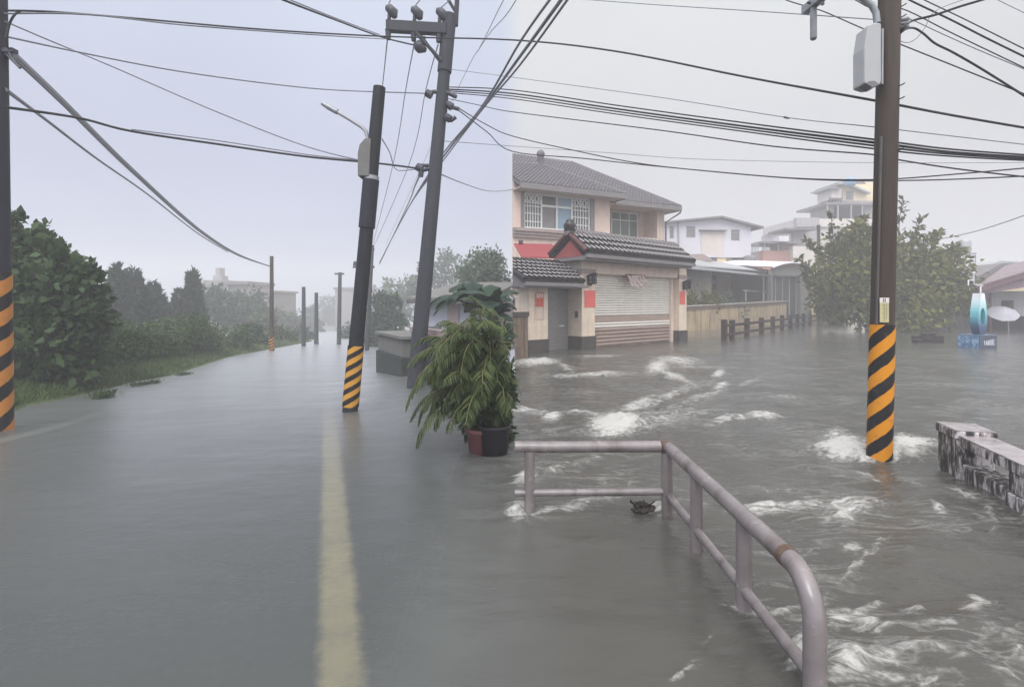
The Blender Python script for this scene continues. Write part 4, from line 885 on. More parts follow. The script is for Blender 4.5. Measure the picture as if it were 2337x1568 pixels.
# ---- stacked yellow building far behind the tree
Yf = Frame(*[pix(1730, 600, 56.0)[i] for i in (0, 1)], 1.0, .04)
yb = thing('terraced_building', Yf.w(8, 0, 0), 'tall pale yellow building with stepped roof terraces behind the tree', 'building')
def yb_box(x0, x1, y0, y1, n0, n1, name, m, par=None):
    return MB(Yf.w).box(Yf.U(x0, n0), Yf.U(x1, n0), n1, n0, Yf.Z(x0, y1, n0), Yf.Z(x0, y0, n0)).build(name, M[m], par or yb)
yb_box(1825, 2010, 518, 760, 0, -8, 'lower_wall', 'pale_wall'); yb_box(1822, 2010, 499, 517.5, .3, -7, 'terrace_parapet', 'pale_wall')
yb_box(1935, 2010, 523, 600, .15, -.5, 'yellow_bay', 'yellow_wall'); yb_box(1900, 2010, 458, 498.8, -1, -5, 'middle_floor', 'grey_wall')
yb_box(1905, 1972, 464, 498, -.9, -1.1, 'recess_shade_panel', 'shed_dark'); yb_box(1883, 2010, 462, 467, .3, -5, 'canopy_slab', 'fascia')  # flat dark panel on the wall, its colour standing in for the recess's shade
for x in (1888, 1912, 1942, 1968): yb_box(x, x + 2.2, 467, 499, .2, .05, 'canopy_post', 'frame_grey')
yb_box(1923, 2010, 416, 458, -1, -5, 'upper_wall', 'yellow_wall'); w_ = yb_box(1931, 1948, 436, 457, -.95, -1.05, 'window', 'frame_grey'); yb_box(1933, 1946, 438, 455, -.9, -.98, 'pane', 'glass_grey', w_)
MB(Yf.w).prism([(Yf.U(1918), -.3, Yf.Z(1918, 416)), (Yf.U(1935), -.3, Yf.Z(1935, 413)), (Yf.U(1992), -.3, Yf.Z(1992, 437)), (Yf.U(1992), -.3, Yf.Z(1992, 441)), (Yf.U(1935), -.3, Yf.Z(1935, 418)), (Yf.U(1918), -.3, Yf.Z(1918, 420))], (0, -5, 0)).build('gable_roof', M['sheet_grey'], yb)
MB(Yf.w).prism([(Yf.U(1925), -1, Yf.Z(1925, 412)), (Yf.U(1980), -1, Yf.Z(1980, 404)), (Yf.U(1990), -1, Yf.Z(1990, 412)), (Yf.U(1990), -1, Yf.Z(1990, 416)), (Yf.U(1925), -1, Yf.Z(1925, 416))], (0, -4, 0)).build('top_canopy', M['fascia'], yb)
yb_box(1896, 1921, 427, 431, 0, -3, 'side_canopy', 'fascia'); yb_box(1898, 1921, 432, 455, -.5, -3, 'side_room', 'pale_wall')
rl = MB(Yf.w)
for k in range(9): u = Yf.U(1893 + 3.6 * k); rl.box(u - .03, u + .03, -.02, .02, Yf.Z(1893, 462), Yf.Z(1893, 453))
rl.box(Yf.U(1892), Yf.U(1923), -.03, .03, Yf.Z(1893, 453.5), Yf.Z(1893, 452)); rl.build('balcony_railing', M['shed_dark'], yb)
yb_box(1794, 1865, 520, 524, 2.5, -1, 'lean_to_canopy', 'fascia'); yb_box(1812, 1864, 524.5, 560, .6, 0.02, 'lean_to', 'grey_wall'); yb_box(1818, 1870, 497, 518, .9, .35, 'planter_box', 'grey_wall')
yb_box(1895, 1925, 528, 560, .12, .02, 'shutter_window', 'grey_wall')
bt = MB(Yf.w); bu, bz_ = Yf.hit(1933, 427, -.2); bt.lathe((bu, .3, bz_), [(0, 0), (.5, 0), (.5, .75), (.3, .9), (0, .92)], 12); o = bt.build('water_butt', M['tank_blue']); rebase(o, Yf.w(bu, .3, bz_)); tag(o, 'blue rooftop tank on the tall yellow terraced building', 'water tank')
pk_ = thing('brick_annex', Yf.w(2, 4, 0), 'pinkish brick annex with flat canopy left of the yellow building', 'annex')
MB(Yf.w).box(Yf.U(1741, 4), Yf.U(1812, 4), 0.95, 4, -.5, Yf.Z(1760, 572, 4)).build('wall', M['brick_pink'], pk_); MB(Yf.w).box(Yf.U(1785, 3.5), Yf.U(1815, 3.5), 1.2, 3.5, Yf.Z(1790, 571, 3.5), Yf.Z(1790, 556, 3.5)).build('roof_room', M['brick_pink'], pk_)
MB(Yf.w).box(Yf.U(1737, 4.5), Yf.U(1830, 4.5), 1, 4.5, Yf.Z(1760, 555.5, 4.5), Yf.Z(1760, 551, 4.5)).build('canopy', M['fascia'], pk_)
for x in (1744, 1776): MB(Yf.w).box(Yf.U(x, 4.2), Yf.U(x + 2, 4.2), 4.05, 4.2, Yf.Z(x, 574, 4.2), Yf.Z(x, 555.6, 4.2)).build('post', M['frame_grey'], pk_)
MB(Yf.w).box(Yf.U(1810, 4.6), Yf.U(1865, 4.6), 3.0, 4.6, -.5, Yf.Z(1840, 562, 4.6)).build('side_wing', M['pale_wall'], pk_)
o = MB(Yf.w).box(Yf.U(1778, 5), Yf.U(1800, 5), 4, 5, Yf.Z(1778, 551, 5), Yf.Z(1778, 539, 5)).build('rooftop_box', M['sheet_white']); rebase(o, Yf.w(Yf.U(1789, 5), 4.5, Yf.Z(1778, 551, 5))); tag(o, 'small white box on the flat canopy of the brick annex', 'rooftop box')

# ---- low brown fence standing in the flood
fp0, fp1 = Vector(onw(1653, 777)), Vector(onw(1863, 738))
fl = thing('post_and_rail_fence', fp0, 'low dark brown post and rail fence in the flood before the yard wall', 'fence')
pxs = [1653, 1671, 1705, 1738, 1764, 1785, 1804, 1820, 1834, 1849, 1863]
prev = None; fd = (fp1 - fp0); fd.z = 0; L_ = fd.length; fd.normalize(); fnrm = Vector((fd.y, -fd.x, 0))
FF = Frame(fp0.x, fp0.y, fd.x, fd.y)
us = [FF.U(x) for x in pxs]
for i, u in enumerate(us):
    h = .80 + .02 * (i % 3 - 1) + (.06 if i == 0 else 0); r = .11 if i == 0 else .10
    MB(FF.w).box(u - r, u + r, -.1, .1, -.5, h).build('post', M['fence_brown'], fl, .015)
for z in (.20, .58):
    MB(FF.w).box(us[0] + .11, us[-1] - .1, -.05, .05, z - .055, z + .055).build('rail', M['fence_brown'], fl)

# ---- slim dark post by the fence end
bp = onw(1869, 739); tp = pix(1868, 514, bp[1])
sp = thing('street_pole', bp, 'slim dark pole with a stub arm rising in front of the leafy tree', 'pole')
MB().tube([(bp[0] + .1, bp[1], -.5), (bp[0], bp[1], 1.6)], .22, 10).build('thick_base', M['fence_brown'], sp)
MB().tube([(bp[0], bp[1], 1.6), (tp[0], tp[1], tp[2])], [.10, .12], 10).build('shaft', M['pole_grey'], sp)
a_ = pix(1882, 575, bp[1]); b_ = pix(1892, 562, bp[1]); MB().tube([pix(1868, 590, bp[1]), a_, b_], .05, 8).build('stub_arm', M['pole_grey'], sp)
# ================================================================== foliage builders
def leaf_mesh(name, P, D, size, m, parent, seed, aspect=.5, fold=.25):
    """one mesh of many folded leaves: base points P, pointing along D"""
    g = rng(seed); n = len(P); D = D / np.linalg.norm(D, axis=1, keepdims=True)
    rv = g.normal(size=(n, 3)); S = np.cross(D, rv); S /= np.linalg.norm(S, axis=1, keepdims=True) + 1e-9; Nn = np.cross(S, D)
    L = (size * (.65 + .7 * g.random(n)))[:, None]; W = L * aspect * .5
    mid = P + D * L * .45; tip = P + D * L + Nn * L * -.12
    V = np.stack([P, mid + S * W + Nn * W * fold, tip, mid - S * W + Nn * W * fold], 1).reshape(-1, 3)
    off = Vector((0, 0, 0)); p = parent
    while p is not None: off += Vector(p.location); p = p.parent
    V = V - np.array(off)
    me = bpy.data.meshes.new(name); me.vertices.add(4 * n); me.vertices.foreach_set('co', V.astype(np.float32).ravel())
    me.loops.add(4 * n); me.loops.foreach_set('vertex_index', np.arange(4 * n, dtype=np.int32)); me.polygons.add(n)
    me.polygons.foreach_set('loop_start', np.arange(0, 4 * n, 4, dtype=np.int32)); me.polygons.foreach_set('loop_total', np.full(n, 4, np.int32))
    me.update(calc_edges=True); me.materials.append(M[m]); o = bpy.data.objects.new(name, me); COL.objects.link(o)
    if parent is not None: o.parent = parent
    return o
def blob_leaves(blobs, n, seed, size, cl=.22, droop=.25, shell=.55):
    """leaf positions gathered in clusters over the outer part of several lobes"""
    g = rng(seed); vol = np.array([b[1] ** 2 for b in blobs]); vol /= vol.sum(); Ps, Ds = [], []
    for (c, r), f in zip(blobs, vol):
        k = max(int(n * f), 20); q = max(k // 26, 4); d = g.normal(size=(q, 3)); d /= np.linalg.norm(d, axis=1, keepdims=True)
        rad = r * (shell + (1 - shell) * g.random(q) ** .6) * (.85 + .3 * g.random(q)); cc = np.array(c) + d * rad[:, None] * np.array([1, 1, .88])
        idx = g.integers(0, q, k); P = cc[idx] + np.clip(g.normal(size=(k, 3)), -1.8, 1.8) * r * cl; D = d[idx] * .8 + g.normal(size=(k, 3)) * .75; D[:, 2] -= droop
        Ps.append(P); Ds.append(D)
    return np.concatenate(Ps), np.concatenate(Ds)
def tree(name, base, blobs, n, size, m, label, cat, seed, trunk=.14, group=None, aspect=.5, cl=.22, floor=None, bark='bark', shell=.55):
    t = thing(name, base, label, cat, group); g = rng(seed)
    P, D = blob_leaves(blobs, n, seed, size, cl, shell=shell)
    if floor is not None: k = P[:, 2] > floor; P, D = P[k], D[k]
    leaf_mesh('crown', P, D, size, m, t, seed + 1, aspect)
    c = Vector((0, 0, 0)); tot = 0
    for b, r in blobs: c += Vector(b) * r; tot += r
    c /= tot; B = Vector(base); fork = B.lerp(c, .55); fork.x += g.normal() * .1
    tb = MB(); tb.tube([B - Vector((0, 0, .5)), B.lerp(fork, .5) + Vector((g.normal() * .06, g.normal() * .06, 0)), fork], [trunk * 1.25, trunk, trunk * .75], 9)
    for b, r in blobs:
        b = Vector(b); mid = fork.lerp(b, .5) + Vector((g.normal(), g.normal(), g.normal())) * r * .15
        tb.tube([fork, mid, b], [trunk * .5, trunk * .3, trunk * .1], 6)
    tb.build('trunk', M[bark], t); return t
def pb(px, py, rpx, Y): return (pix(px, py, Y), rpx * Y / F)

# ---- leafy tree behind the striped pole
Yt = 28.0
tb_ = onw(1988, 752)
bl = [pb(*b, Yt + dy) for *b, dy in [(1905, 640, 42, 0), (1925, 590, 46, .5), (1975, 560, 48, -.6), (1895, 690, 34, 0), (1950, 650, 62, -1), (2030, 600, 62, .4), (2040, 680, 66, -.8), (2095, 590, 50, 0), (2110, 660, 60, -.5), (2160, 625, 46, .3), (2180, 670, 40, 0), (1960, 700, 45, -1), (2100, 710, 42, 0)]]
bt_ = (tb_[0], Yt, 0)
tr_ = tree('leafy_tree', bt_, bl, 14000, .30, 'leaf_right', 'wide olive green leafy tree behind the black and orange striped pole', 'tree', 11, .17, aspect=.55, cl=.30, shell=.45)
sg = rng(5)
for si, (x0, y0, x1, y1) in enumerate([(1905, 590, 1896, 485), (1960, 540, 1972, 495), (2050, 560, 2060, 458), (2080, 560, 2103, 497), (2110, 565, 2143, 530), (2140, 590, 2178, 562), (2165, 600, 2200, 590), (1890, 600, 1838, 545), (1870, 640, 1822, 590), (1858, 660, 1836, 620), (1940, 560, 1955, 505), (2170, 640, 2222, 640), (2150, 580, 2205, 570)]):
    a, b = np.array(pix(x0, y0, Yt - .3)), np.array(pix(x1, y1, Yt - .3)); tw = MB(); tw.tube([tuple(a), tuple((a + b) / 2 + sg.normal(size=3) * .08), tuple(b)], [.03, .02, .01], 5); tw = tw.build('branch', M['bark'], tr_)
    k = 50; t = sg.random(k)[:, None] ** .7; d = sg.normal(size=(k, 3)); d[:, 2] -= .1
    leaf_mesh('leaves', a + (b - a) * t + sg.normal(size=(k, 3)) * .05, d + (b - a) * .35, .34, 'leaf_sprig', tw, 77 + si, .5)
# small drowned shrub
sb = onw(1905, 742); P, D = blob_leaves([((sb[0], sb[1], .25), .45), ((sb[0] - .3, sb[1], .5), .35), ((sb[0] + .35, sb[1], .4), .35)], 900, 21, .2, .35); k = P[:, 2] > 0; P, D = P[k], D[k]
st = thing('shrub', sb, 'small dark shrub half drowned in front of the leafy tree', 'shrub'); leaf_mesh('foliage', P, D, .22, 'leaf_sprig', st, 3); tb = MB()
for a in range(5): tb.tube([(sb[0], sb[1], -.3), (sb[0] + .35 * math.cos(a * 1.3), sb[1] + .3 * math.sin(a * 1.3), .55)], .02, 5)
tb.build('stems', M['bark'], st)
for x, y, r, lab in ((1592, 690, 26, 'yellow green bush just right of the gatehouse behind the yard wall'), (1655, 700, 24, 'low dark green bush inside the yard by the shed')):
    c = pix(x, y - 6, 29.2 if x < 1600 else 32.0); t = thing('bush', (c[0], c[1], 0), lab, 'bush'); P, D = blob_leaves([((c[0], c[1], c[2]), r * c[1] / F), ((c[0] + .7, c[1], c[2] - .3), r * c[1] / F * .9), ((c[0] - .5, c[1], c[2] - .5), r * c[1] / F)], 1600, int(x), .14, .3)
    leaf_mesh('foliage', P, D, .17, 'leaf_right' if x < 1600 else 'leaf_mid', t, 4); MB().tube([(c[0], c[1], -.4), (c[0], c[1], c[2])], .05, 6).build('stem', M['bark'], t)

# ---- red wall, wine-red roofed house, tank on a stand
ra, rb = onw(2048, 747), onw(2214, 749); RW = Frame(ra[0], ra[1], rb[0] - ra[0], rb[1] - ra[1]); rl_ = math.dist(ra[:2], rb[:2]); rz = RW.Z(2130, 702)
rw = thing('red_wall', RW.w(rl_ / 2, 0, 0), 'dull red boundary wall between the leafy tree and the blue sculpture', 'wall')
MB(RW.w).box(0, rl_, -.2, 0, -.5, rz - .1).build('wall', M['brick_red'], rw); MB(RW.w).box(-.03, rl_ + .03, -.24, .04, rz - .098, rz).build('coping', M['roof_purple_dark'], rw)
pp = onw(1884, 735); o = thing('red_pillar', pp, 'short dull red wall end left of the tree trunk', 'pillar'); zt = pix(1884, 700, pp[1])[2]; MB().box(pp[0] - .32, pp[0] + .32, pp[1], pp[1] + .4, -.5, zt).build('shaft', M['brick_red'], o); MB().box(pp[0] - .36, pp[0] + .36, pp[1] - .04, pp[1] + .44, zt + .002, zt + .09).build('cap', M['roof_purple_dark'], o)
for i, (x, y, w_, h_) in enumerate([(2085, 745, 16, 20), (2110, 747, 18, 26), (2060, 742, 14, 24)]):
    c = onw(x, y); s_ = c[1] / F; o = MB().lathe((c[0], c[1], -.1), [(0, 0), (w_ * s_ * .42, 0), (w_ * s_ * .55, h_ * s_), (w_ * s_ * .58, h_ * s_ + .1), (w_ * s_ * .45, h_ * s_ + .1), (w_ * s_ * .4, h_ * s_ * .7), (0, h_ * s_ * .7)], 14).build('planter', M['dark_base']); rebase(o, c)
    tag(o, ['dark planter in the middle of three before the red wall', 'dark planter nearest the red wall, right of three', 'dark planter left of three, close to the tree trunk'][i], 'planter', 'dark planters below the leafy tree')
Ph = Frame(*[pix(2226, 700, 27.6)[i] for i in (0, 1)], .995, -.10); zev, zrg = Ph.Z(2240, 662), Ph.Z(2330, 598, -3.2)
ph = thing('wine_roof_house', Ph.w(3, 0, 0), 'low house with wet wine red sheet roof at the right edge', 'house')
u_l, u_r = Ph.U(2226), Ph.U(2440)
wl_ = MB(Ph.w); dz_ = zev - .05; dh = [(Ph.U(2303), Ph.U(2332), -.4, Ph.Z(2310, 686))]
wl_.wall(.25, u_r, -.5, dz_ - .0, -.5, dh, 1.2); wl_.add([(.25, -.5, -.5), (.25, -7, -.5), (.25, -7, dz_), (.25, -.5, dz_)], [(3, 2, 1, 0)]); wl_.add([(.3, -1.7, -.5), (u_r, -1.7, -.5), (u_r, -1.7, dz_), (.3, -1.7, dz_)], [(0, 1, 2, 3)]); wl_.build('wall', M['grey_wall'], ph)
MB(Ph.w).box(.252, u_r, -.497, -.47, -.5, Ph.Z(2260, 722)).build('dark_dado', M['shed_dark'], ph)
MB(Ph.w).box(dh[0][0] + .02, dh[0][1] - .02, -1.0, -.95, -.5, dh[0][3] - .02).build('doorway_panel', M['glass_dark'], ph)
MB(Ph.w).box(Ph.U(2258, -.4), Ph.U(2262, -.4), -.46, -.38, -.5, dz_).build('post', M['roof_purple_dark'], ph)
def px_plate(pts, m, name, t=.1): return MB().prism([pix(*p) for p in pts], (0, .0, -t)).build(name, M[m], ph)
px_plate([(2228, 653, 26.2), (2440, 590, 26.2), (2440, 568, 30), (2294, 607, 30)], 'roof_purple', 'roof', .06)
MB().prism([pix(2228, 656, 26.25), pix(2440, 593, 26.25), pix(2440, 606, 26.25), pix(2236, 665, 26.25)], (0, .12, 0)).build('fascia', M['roof_purple_dark'], ph)
MB().prism([pix(2236, 666, 26.5), pix(2440, 607, 26.5), pix(2440, 640, 26.5), pix(2262, 668, 26.5)], (0, .1, 0)).build('lower_fascia', M['roof_purple'], ph)
MB().prism([pix(2204, 646, 31), pix(2288, 601, 31), pix(2440, 597, 31), pix(2440, 640, 31), pix(2232, 656, 31)], (0, 2.5, 0)).build('rear_roof', M['fascia'], ph)
Gh = Frame(*[pix(2200, 700, 38.0)[i] for i in (0, 1)], 1, 0); gb = thing('grey_roof_house', Gh.w(3, 0, 0), 'house with pale grey sheet roof behind the wine red roof', 'house')
g1_ = Gh.U(2212); g2_ = Gh.U(2345); MB(Gh.w).prism([(g1_, .3, Gh.Z(2212, 622)), (Gh.U(2275), .3, Gh.Z(2275, 596)), (g2_, .3, Gh.Z(2345, 600)), (g2_ , .3, Gh.Z(2345, 640)), (g1_, .3, Gh.Z(2212, 640))], (0, -6, 0)).build('roof', M['sheet_grey'], gb); MB(Gh.w).box(g1_ + .3, g2_, -5.5, -.2, -.5, Gh.Z(2212, 640) - .004).build('wall', M['yellow_wall'], gb)
tk = pix(2201, 700, 44.0); s_ = 44.0 / F; tz0, tz1 = pix(0, 578, 44.0)[2], pix(0, 546, 44.0)[2]
tt = thing('water_tank', (tk[0], tk[1], 0), 'ribbed steel water tank on a thin frame stand above the roofs', 'water tank')
h_ = tz1 - tz0; MB().lathe((tk[0], tk[1], tz0), [(0, 0), (.40, .02), (.44, .1)] + [(.46 + .02 * (i % 2), .15 + (h_ - .35) * i / 8) for i in range(9)] + [(.42, h_ - .1), (.2, h_), (.1, h_ + .08), (0, h_ + .08)], 20).build('tank', M['tank'], tt)
fr_ = MB(); 
for a in (-.5, .5):
    for b in (-.5, .5): fr_.tube([(tk[0] + a * 1.15, tk[1] + b, -.4), (tk[0] + a, tk[1] + b, tz0 - .12)], .035, 6)
fr_.box(tk[0] - .56, tk[0] + .56, tk[1] - .56, tk[1] + .56, tz0 - .14, tz0 - .01); zz = pix(0, 600, 44)[2]; fr_.box(tk[0] - .54, tk[0] + .54, tk[1] - .54, tk[1] - .47, zz, zz + .06); fr_.build('stand', M['frame_grey'], tt)

# ---- blue drop-shaped sculpture on its box
sc_ = onw(2236, 796); Bx = Vector((sc_[0], sc_[1], 0)); dv = Vector((Bx.x, Bx.y, 0)).normalized(); rv = Vector((dv.y, -dv.x, 0))
ang = R(58); wv = rv * math.cos(ang) + dv * math.sin(ang); tv = -rv * math.sin(ang) + dv * math.cos(ang)   # face width, and depth away to the left
px_m = F / Bx.y * (rv.x - rv.y * Bx.x / Bx.y)                                                        # photo units per metre across
S2 = lambda a, b, z: tuple(Bx + wv * a + tv * b + Vector((0, 0, z)))
la, lb_ = 40 / px_m / math.cos(ang), 53 / px_m / math.sin(ang)
scu = thing('drop_sculpture', Bx, 'tall white to blue drop shaped sculpture on a box reading 168', 'sculpture')
zb = EYE - (766 - HOR) / F * Bx.y
MB(S2).box(0, la, 0.0, lb_, -.4, zb).build('box_base', M['navy'], scu, .01)
MB(S2).box(-.012, -.004, .02, lb_ - .02, -.3, zb - .02).build('wave_panel', M['wave_print'], scu)
MB(S2).box(.0, la, .0, lb_, zb + .002, zb + .012).build('box_top', M['wave_print'], scu)
zt_ = EYE - (670 - HOR) / F * Bx.y; H_ = zt_ - zb
prof = [(0, .13), (.06, .20), (.16, .275), (.3, .325), (.42, .33), (.55, .30), (.7, .245), (.85, .185), (.97, .13), (1.0, .115)]
wm = la * .56; cw = la * .42; T = .25; t0 = lb_ * .18
out = [(cw + wm * h * 1.45, zb + .012 + H_ * f) for f, h in prof] + [(cw - wm * h * 1.45, zb + .012 + H_ * f) for f, h in prof[::-1]]
hole = [(cw + wm * .24 * math.cos(a), zb + H_ * .42 + H_ * .19 * math.sin(a) * (1.25 if math.sin(a) > 0 else .85)) for a in [2 * math.pi * i / 20 for i in range(20)]]
def ring_fill(mb, b):
    k = len(out); n = len(hole); v = [(x, b, z) for x, z in out] + [(x, b, z) for x, z in hole]; c = (cw, zb + H_ * .42)
    ao = [math.atan2(z - c[1], (x - c[0]) * 2.2) % (2 * math.pi) for x, z in out]; ah = [math.atan2(z - c[1], (x - c[0]) * 2.2) % (2 * math.pi) for x, z in hole]
    io = sorted(range(k), key=lambda i: ao[i]); ih = sorted(range(n), key=lambda i: ah[i]); i = j = 0; fs = []
    while i < k or j < n:
        a0, b0 = io[i % k], k + ih[j % n]; na = ao[io[(i + 1) % k]] + (2 * math.pi if i + 1 >= k else 0); nb_ = ah[ih[(j + 1) % n]] + (2 * math.pi if j + 1 >= n else 0)
        if j >= n or (i < k and na <= nb_): fs.append((a0, io[(i + 1) % k], b0)); i += 1
        else: fs.append((a0, k + ih[(j + 1) % n], b0)); j += 1
    mb.add(v, fs)
db = MB(S2); ring_fill(db, t0); ring_fill(db, t0 + T)
for loop in (out, hole):
    k = len(loop); db.add([(x, t0, z) for x, z in loop] + [(x, t0 + T, z) for x, z in loop], [(i, (i + 1) % k, k + (i + 1) % k, k + i) for i in range(k)])
db.build('drop_body', M['drop'], scu)
MB(S2).prism([(cw + (x - cw) * .98, t0 + T - .05, z) for x, z in hole], (0, .03, 0)).build('inner_panel', mat('deep teal panel', (.03, .12, .20), .35, .1, 3), scu)
def text(body, size, fn, m, name, par, ext=.004):
    cu = bpy.data.curves.new('lettering', 'FONT'); cu.body = body; cu.size = size; cu.extrude = ext; cu.align_x = 'LEFT'
    o = bpy.data.objects.new('lettering', cu); COL.objects.link(o); dg = bpy.context.evaluated_depsgraph_get(); me = bpy.data.meshes.new_from_object(o.evaluated_get(dg)); bpy.data.objects.remove(o)
    off = Vector((0, 0, 0)); p = par
    while p is not None: off += Vector(p.location); p = p.parent
    for v in me.vertices: v.co = Vector(fn(v.co.x, v.co.y, v.co.z)) - off
    me.materials.clear(); me.materials.append(M[m]); q = bpy.data.objects.new(name, me); COL.objects.link(q); q.parent = par; return q
th = zb * .50; text('168民', th * 1.05, lambda x, y, z: S2(la * .20 + x * .92, -.006 - z, zb * .26 + y), 'white_paint', 'lettering', scu)
bc = MB(); Yb = Bx.y + .12; q = lambda x, y: pix(x, y, Yb)
bc.tube([q(2238, 671), q(2238, 655), q(2243, 652), q(2222, 649), q(2222, 625)], .022, 8); bc.tube([q(2210, 652), q(2210, 640), q(2222, 640)], .02, 8); bc.tube([q(2219, 623), q(2225, 623)], .03, 8); bc.build('bent_rod', M['bracket'], scu)

# ---- garden parasol standing in the flood
ub = onw(2303, 757); Yu = ub[1]; um = thing('parasol', ub, 'tilted grey parasol standing in the flood before the wine red house', 'parasol')
tp = Vector(pix(2300, 712, Yu)); MB().tube([(ub[0], ub[1], -.4), tuple(tp)], .025, 8).build('pole', M['frame_grey'], um)
ax_ = Vector((-.28, -.62, .9)).normalized(); e1 = ax_.cross(Vector((0, 1, .2))).normalized(); e2 = ax_.cross(e1); ap = Vector(pix(2292, 706, Yu)) ; rad = 29 * Yu / F
vs = [tuple(ap)]; K = 8
for ring in (.5, 1.0):
    for k in range(K * 2):
        a = math.pi * k / K; s_ = ring * (1 if k % 2 == 0 else .955); vs.append(tuple(ap + (e1 * math.cos(a) + e2 * math.sin(a)) * rad * s_ - ax_ * rad * (.16 if ring < 1 else .42)))
vs.append(tuple(ap - ax_ * .05)); n2_ = K * 2
fs = [(0, 1 + k, 1 + (k + 1) % n2_) for k in range(n2_)] + [(1 + k, 1 + n2_ + k, 1 + n2_ + (k + 1) % n2_, 1 + (k + 1) % n2_) for k in range(n2_)]
cv = MB().add(vs, fs).build('canopy', M['umbrella'], um); so = cv.modifiers.new('cloth', 'SOLIDIFY'); so.thickness = .012
rb_ = MB()
for k in range(K): a = 2 * math.pi * k / K; rb_.tube([tuple(ap - ax_ * .03), tuple(ap + (e1 * math.cos(a) + e2 * math.sin(a)) * rad * .5 - ax_ * rad * .19), tuple(ap + (e1 * math.cos(a) + e2 * math.sin(a)) * rad - ax_ * rad * .45)], .01, 5)
rb_.build('ribs', M['frame_grey'], um)

# ---- boards floating near the sculpture
for (x0, x1, y, h_, lab) in ((2091, 2155, 774, 6, 'dark soaked board floating uppermost between the pole and the sculpture'), (2093, 2154, 783, 5, 'lower dark board floating between the pole and the sculpture')):
    a, b = Vector(onw(x0, y)), Vector(onw(x1, y)); fm = Frame(a.x, a.y, b.x - a.x, b.y - a.y); L_ = (b - a).length
    o = MB(fm.w).prism([(0, 0, -.02), (0, 0, .12), (L_ * .3, .02, .14), (L_ * .32, 0, h_ * a.y / F + .12), (L_ * .68, 0, h_ * a.y / F + .13), (L_ * .72, 0, .14), (L_, 0, .12), (L_, 0, -.02)], (0, -.25, 0)).build('floating_board', M['plank']); rebase(o, fm.w(L_ / 2, 0, 0)); tag(o, lab, 'board', 'boards afloat by the sculpture')

# ---- railing in the foreground
rl = thing('steel_railing', (1.1, 3.6, 0), 'pale mauve painted steel pipe railing turning a corner in the foreground', 'railing')
ZT, ZB, RX, RY = .475, .135, 1.108, 3.60
MB().tube([(.02, RY, ZT), (.3, RY, ZT - .002), (RX - .05, RY, ZT + .002)], .040, 18).build('top_rail', M['rail'], rl)
MB().lathe((RX - .012, RY, ZT), [(0, -.05), (.034, -.038), (.047, 0), (.034, .038), (0, .05)], 16).build('rusty_joint', M['rust'], rl)
p_ = [(RX + .006, RY - .03, ZT), (RX + .018, 2.6, ZT - .008), (RX + .02, 2.05, ZT - .012)]
bend = [(RX + .022, 2.05 - .17 * math.sin(a), ZT - .012 - .17 * (1 - math.cos(a))) for a in [R(15 * i) for i in range(1, 7)]]
MB().tube(p_ + bend + [(RX + .022, 1.88, -.5)], .041, 20).build('top_rail', M['rail'], rl)
MB().tube([(RX + .0195, 2.085, ZT - .0115), (RX + .02, 2.045, ZT - .012)], .0435, 20).build('weld_ring', M['rust'], rl)
MB().tube([(.02, RY, ZB + .01), (RX - .03, RY, ZB + .02)], .025, 14).build('lower_rail', M['rail'], rl)
MB().tube([(RX + .005, RY - .03, ZB), (RX + .018, 2.5, ZB - .02), (RX + .022, 1.9, ZB - .035)], .0265, 14).build('lower_rail', M['rail'], rl)
for x, y, r in ((.125, RY, .037), (RX, RY, .040), (RX + .012, 3.06, .036), (RX + .02, 2.45, .037)):
    MB().tube([(x, y, -.5), (x, y, ZT - .03)], r, 18).build('post', M['rail'], rl)
MB().lathe((RX + .016, 2.44, ZT - .045), [(0, 0), (.02, .002), (.022, .012), (0, .014)], 8).build('bolt', M['white_paint'], rl)
cd = onw(1466, 1166); g = rng(9); cm_ = MB()
for i in range(26):
    a = g.random() * 6.28; r = .06 * g.random() ** .5; c = (cd[0] + r * 1.25 * math.cos(a), cd[1] + r * math.sin(a), .015 + .045 * (1 - r / .06) + .008 * g.normal()); s_ = .016 + .018 * g.random()
    cm_.lathe(c, [(0, -s_ * .6), (s_ * .9, -s_ * .3), (s_, s_ * .1), (s_ * .5, s_ * .5), (0, s_ * .6)], 6, False)
for i in range(7): a = g.random() * 6.28; cm_.tube([(cd[0] + .03 * math.cos(a), cd[1], .03), (cd[0] + .09 * math.cos(a), cd[1] + .03 * math.sin(a), .05 + .03 * g.random())], .005, 5)
o = cm_.build('debris_clump', M['clod']); rebase(o, cd); tag(o, 'dark clump of rubbish caught beside the railing corner post', 'debris')

# ---- flaking concrete parapet on the right
c0, c1 = Vector(onw(2140, 1064)), Vector(onw(2330, 1180)); c0.z = c1.z = 0
Pf = Frame(c0.x, c0.y, c1.x - c0.x, c1.y - c0.y); zt = EYE - (972 - HOR) / F * c0.y
pa = thing('concrete_parapet', c0, 'low concrete bridge parapet with flaking white and black weathering', 'parapet')
Pf = Frame(c0.x, c0.y, .46 - .78, -1.0)
PW = lambda a, b, z: Pf.w(a, -b, z)     # a: along towards the viewer, b: away to the right
PB = lambda: MB(PW)
L2 = 3.6
ztp = .405
PB().box(0, .32, 0.0, .27, -.5, ztp - .075).build('end_post', M['flaked'], pa, .012)
PB().box(-.012, .335, -.014, .285, ztp - .074, ztp).build('post_cap', M['flaked'], pa, .012)
PB().box(-.005, .33, -.008, .28, ztp + .001, ztp + .006).build('wet_cap_top', M['coping_wet'], pa)
PB().box(.336, L2, .015, .25, ztp - .13, ztp - .045).build('top_beam', M['flaked'], pa, .01)
PB().box(.337, L2, .012, .253, ztp - .0445, ztp - .036).build('wet_coping', M['coping_wet'], pa)
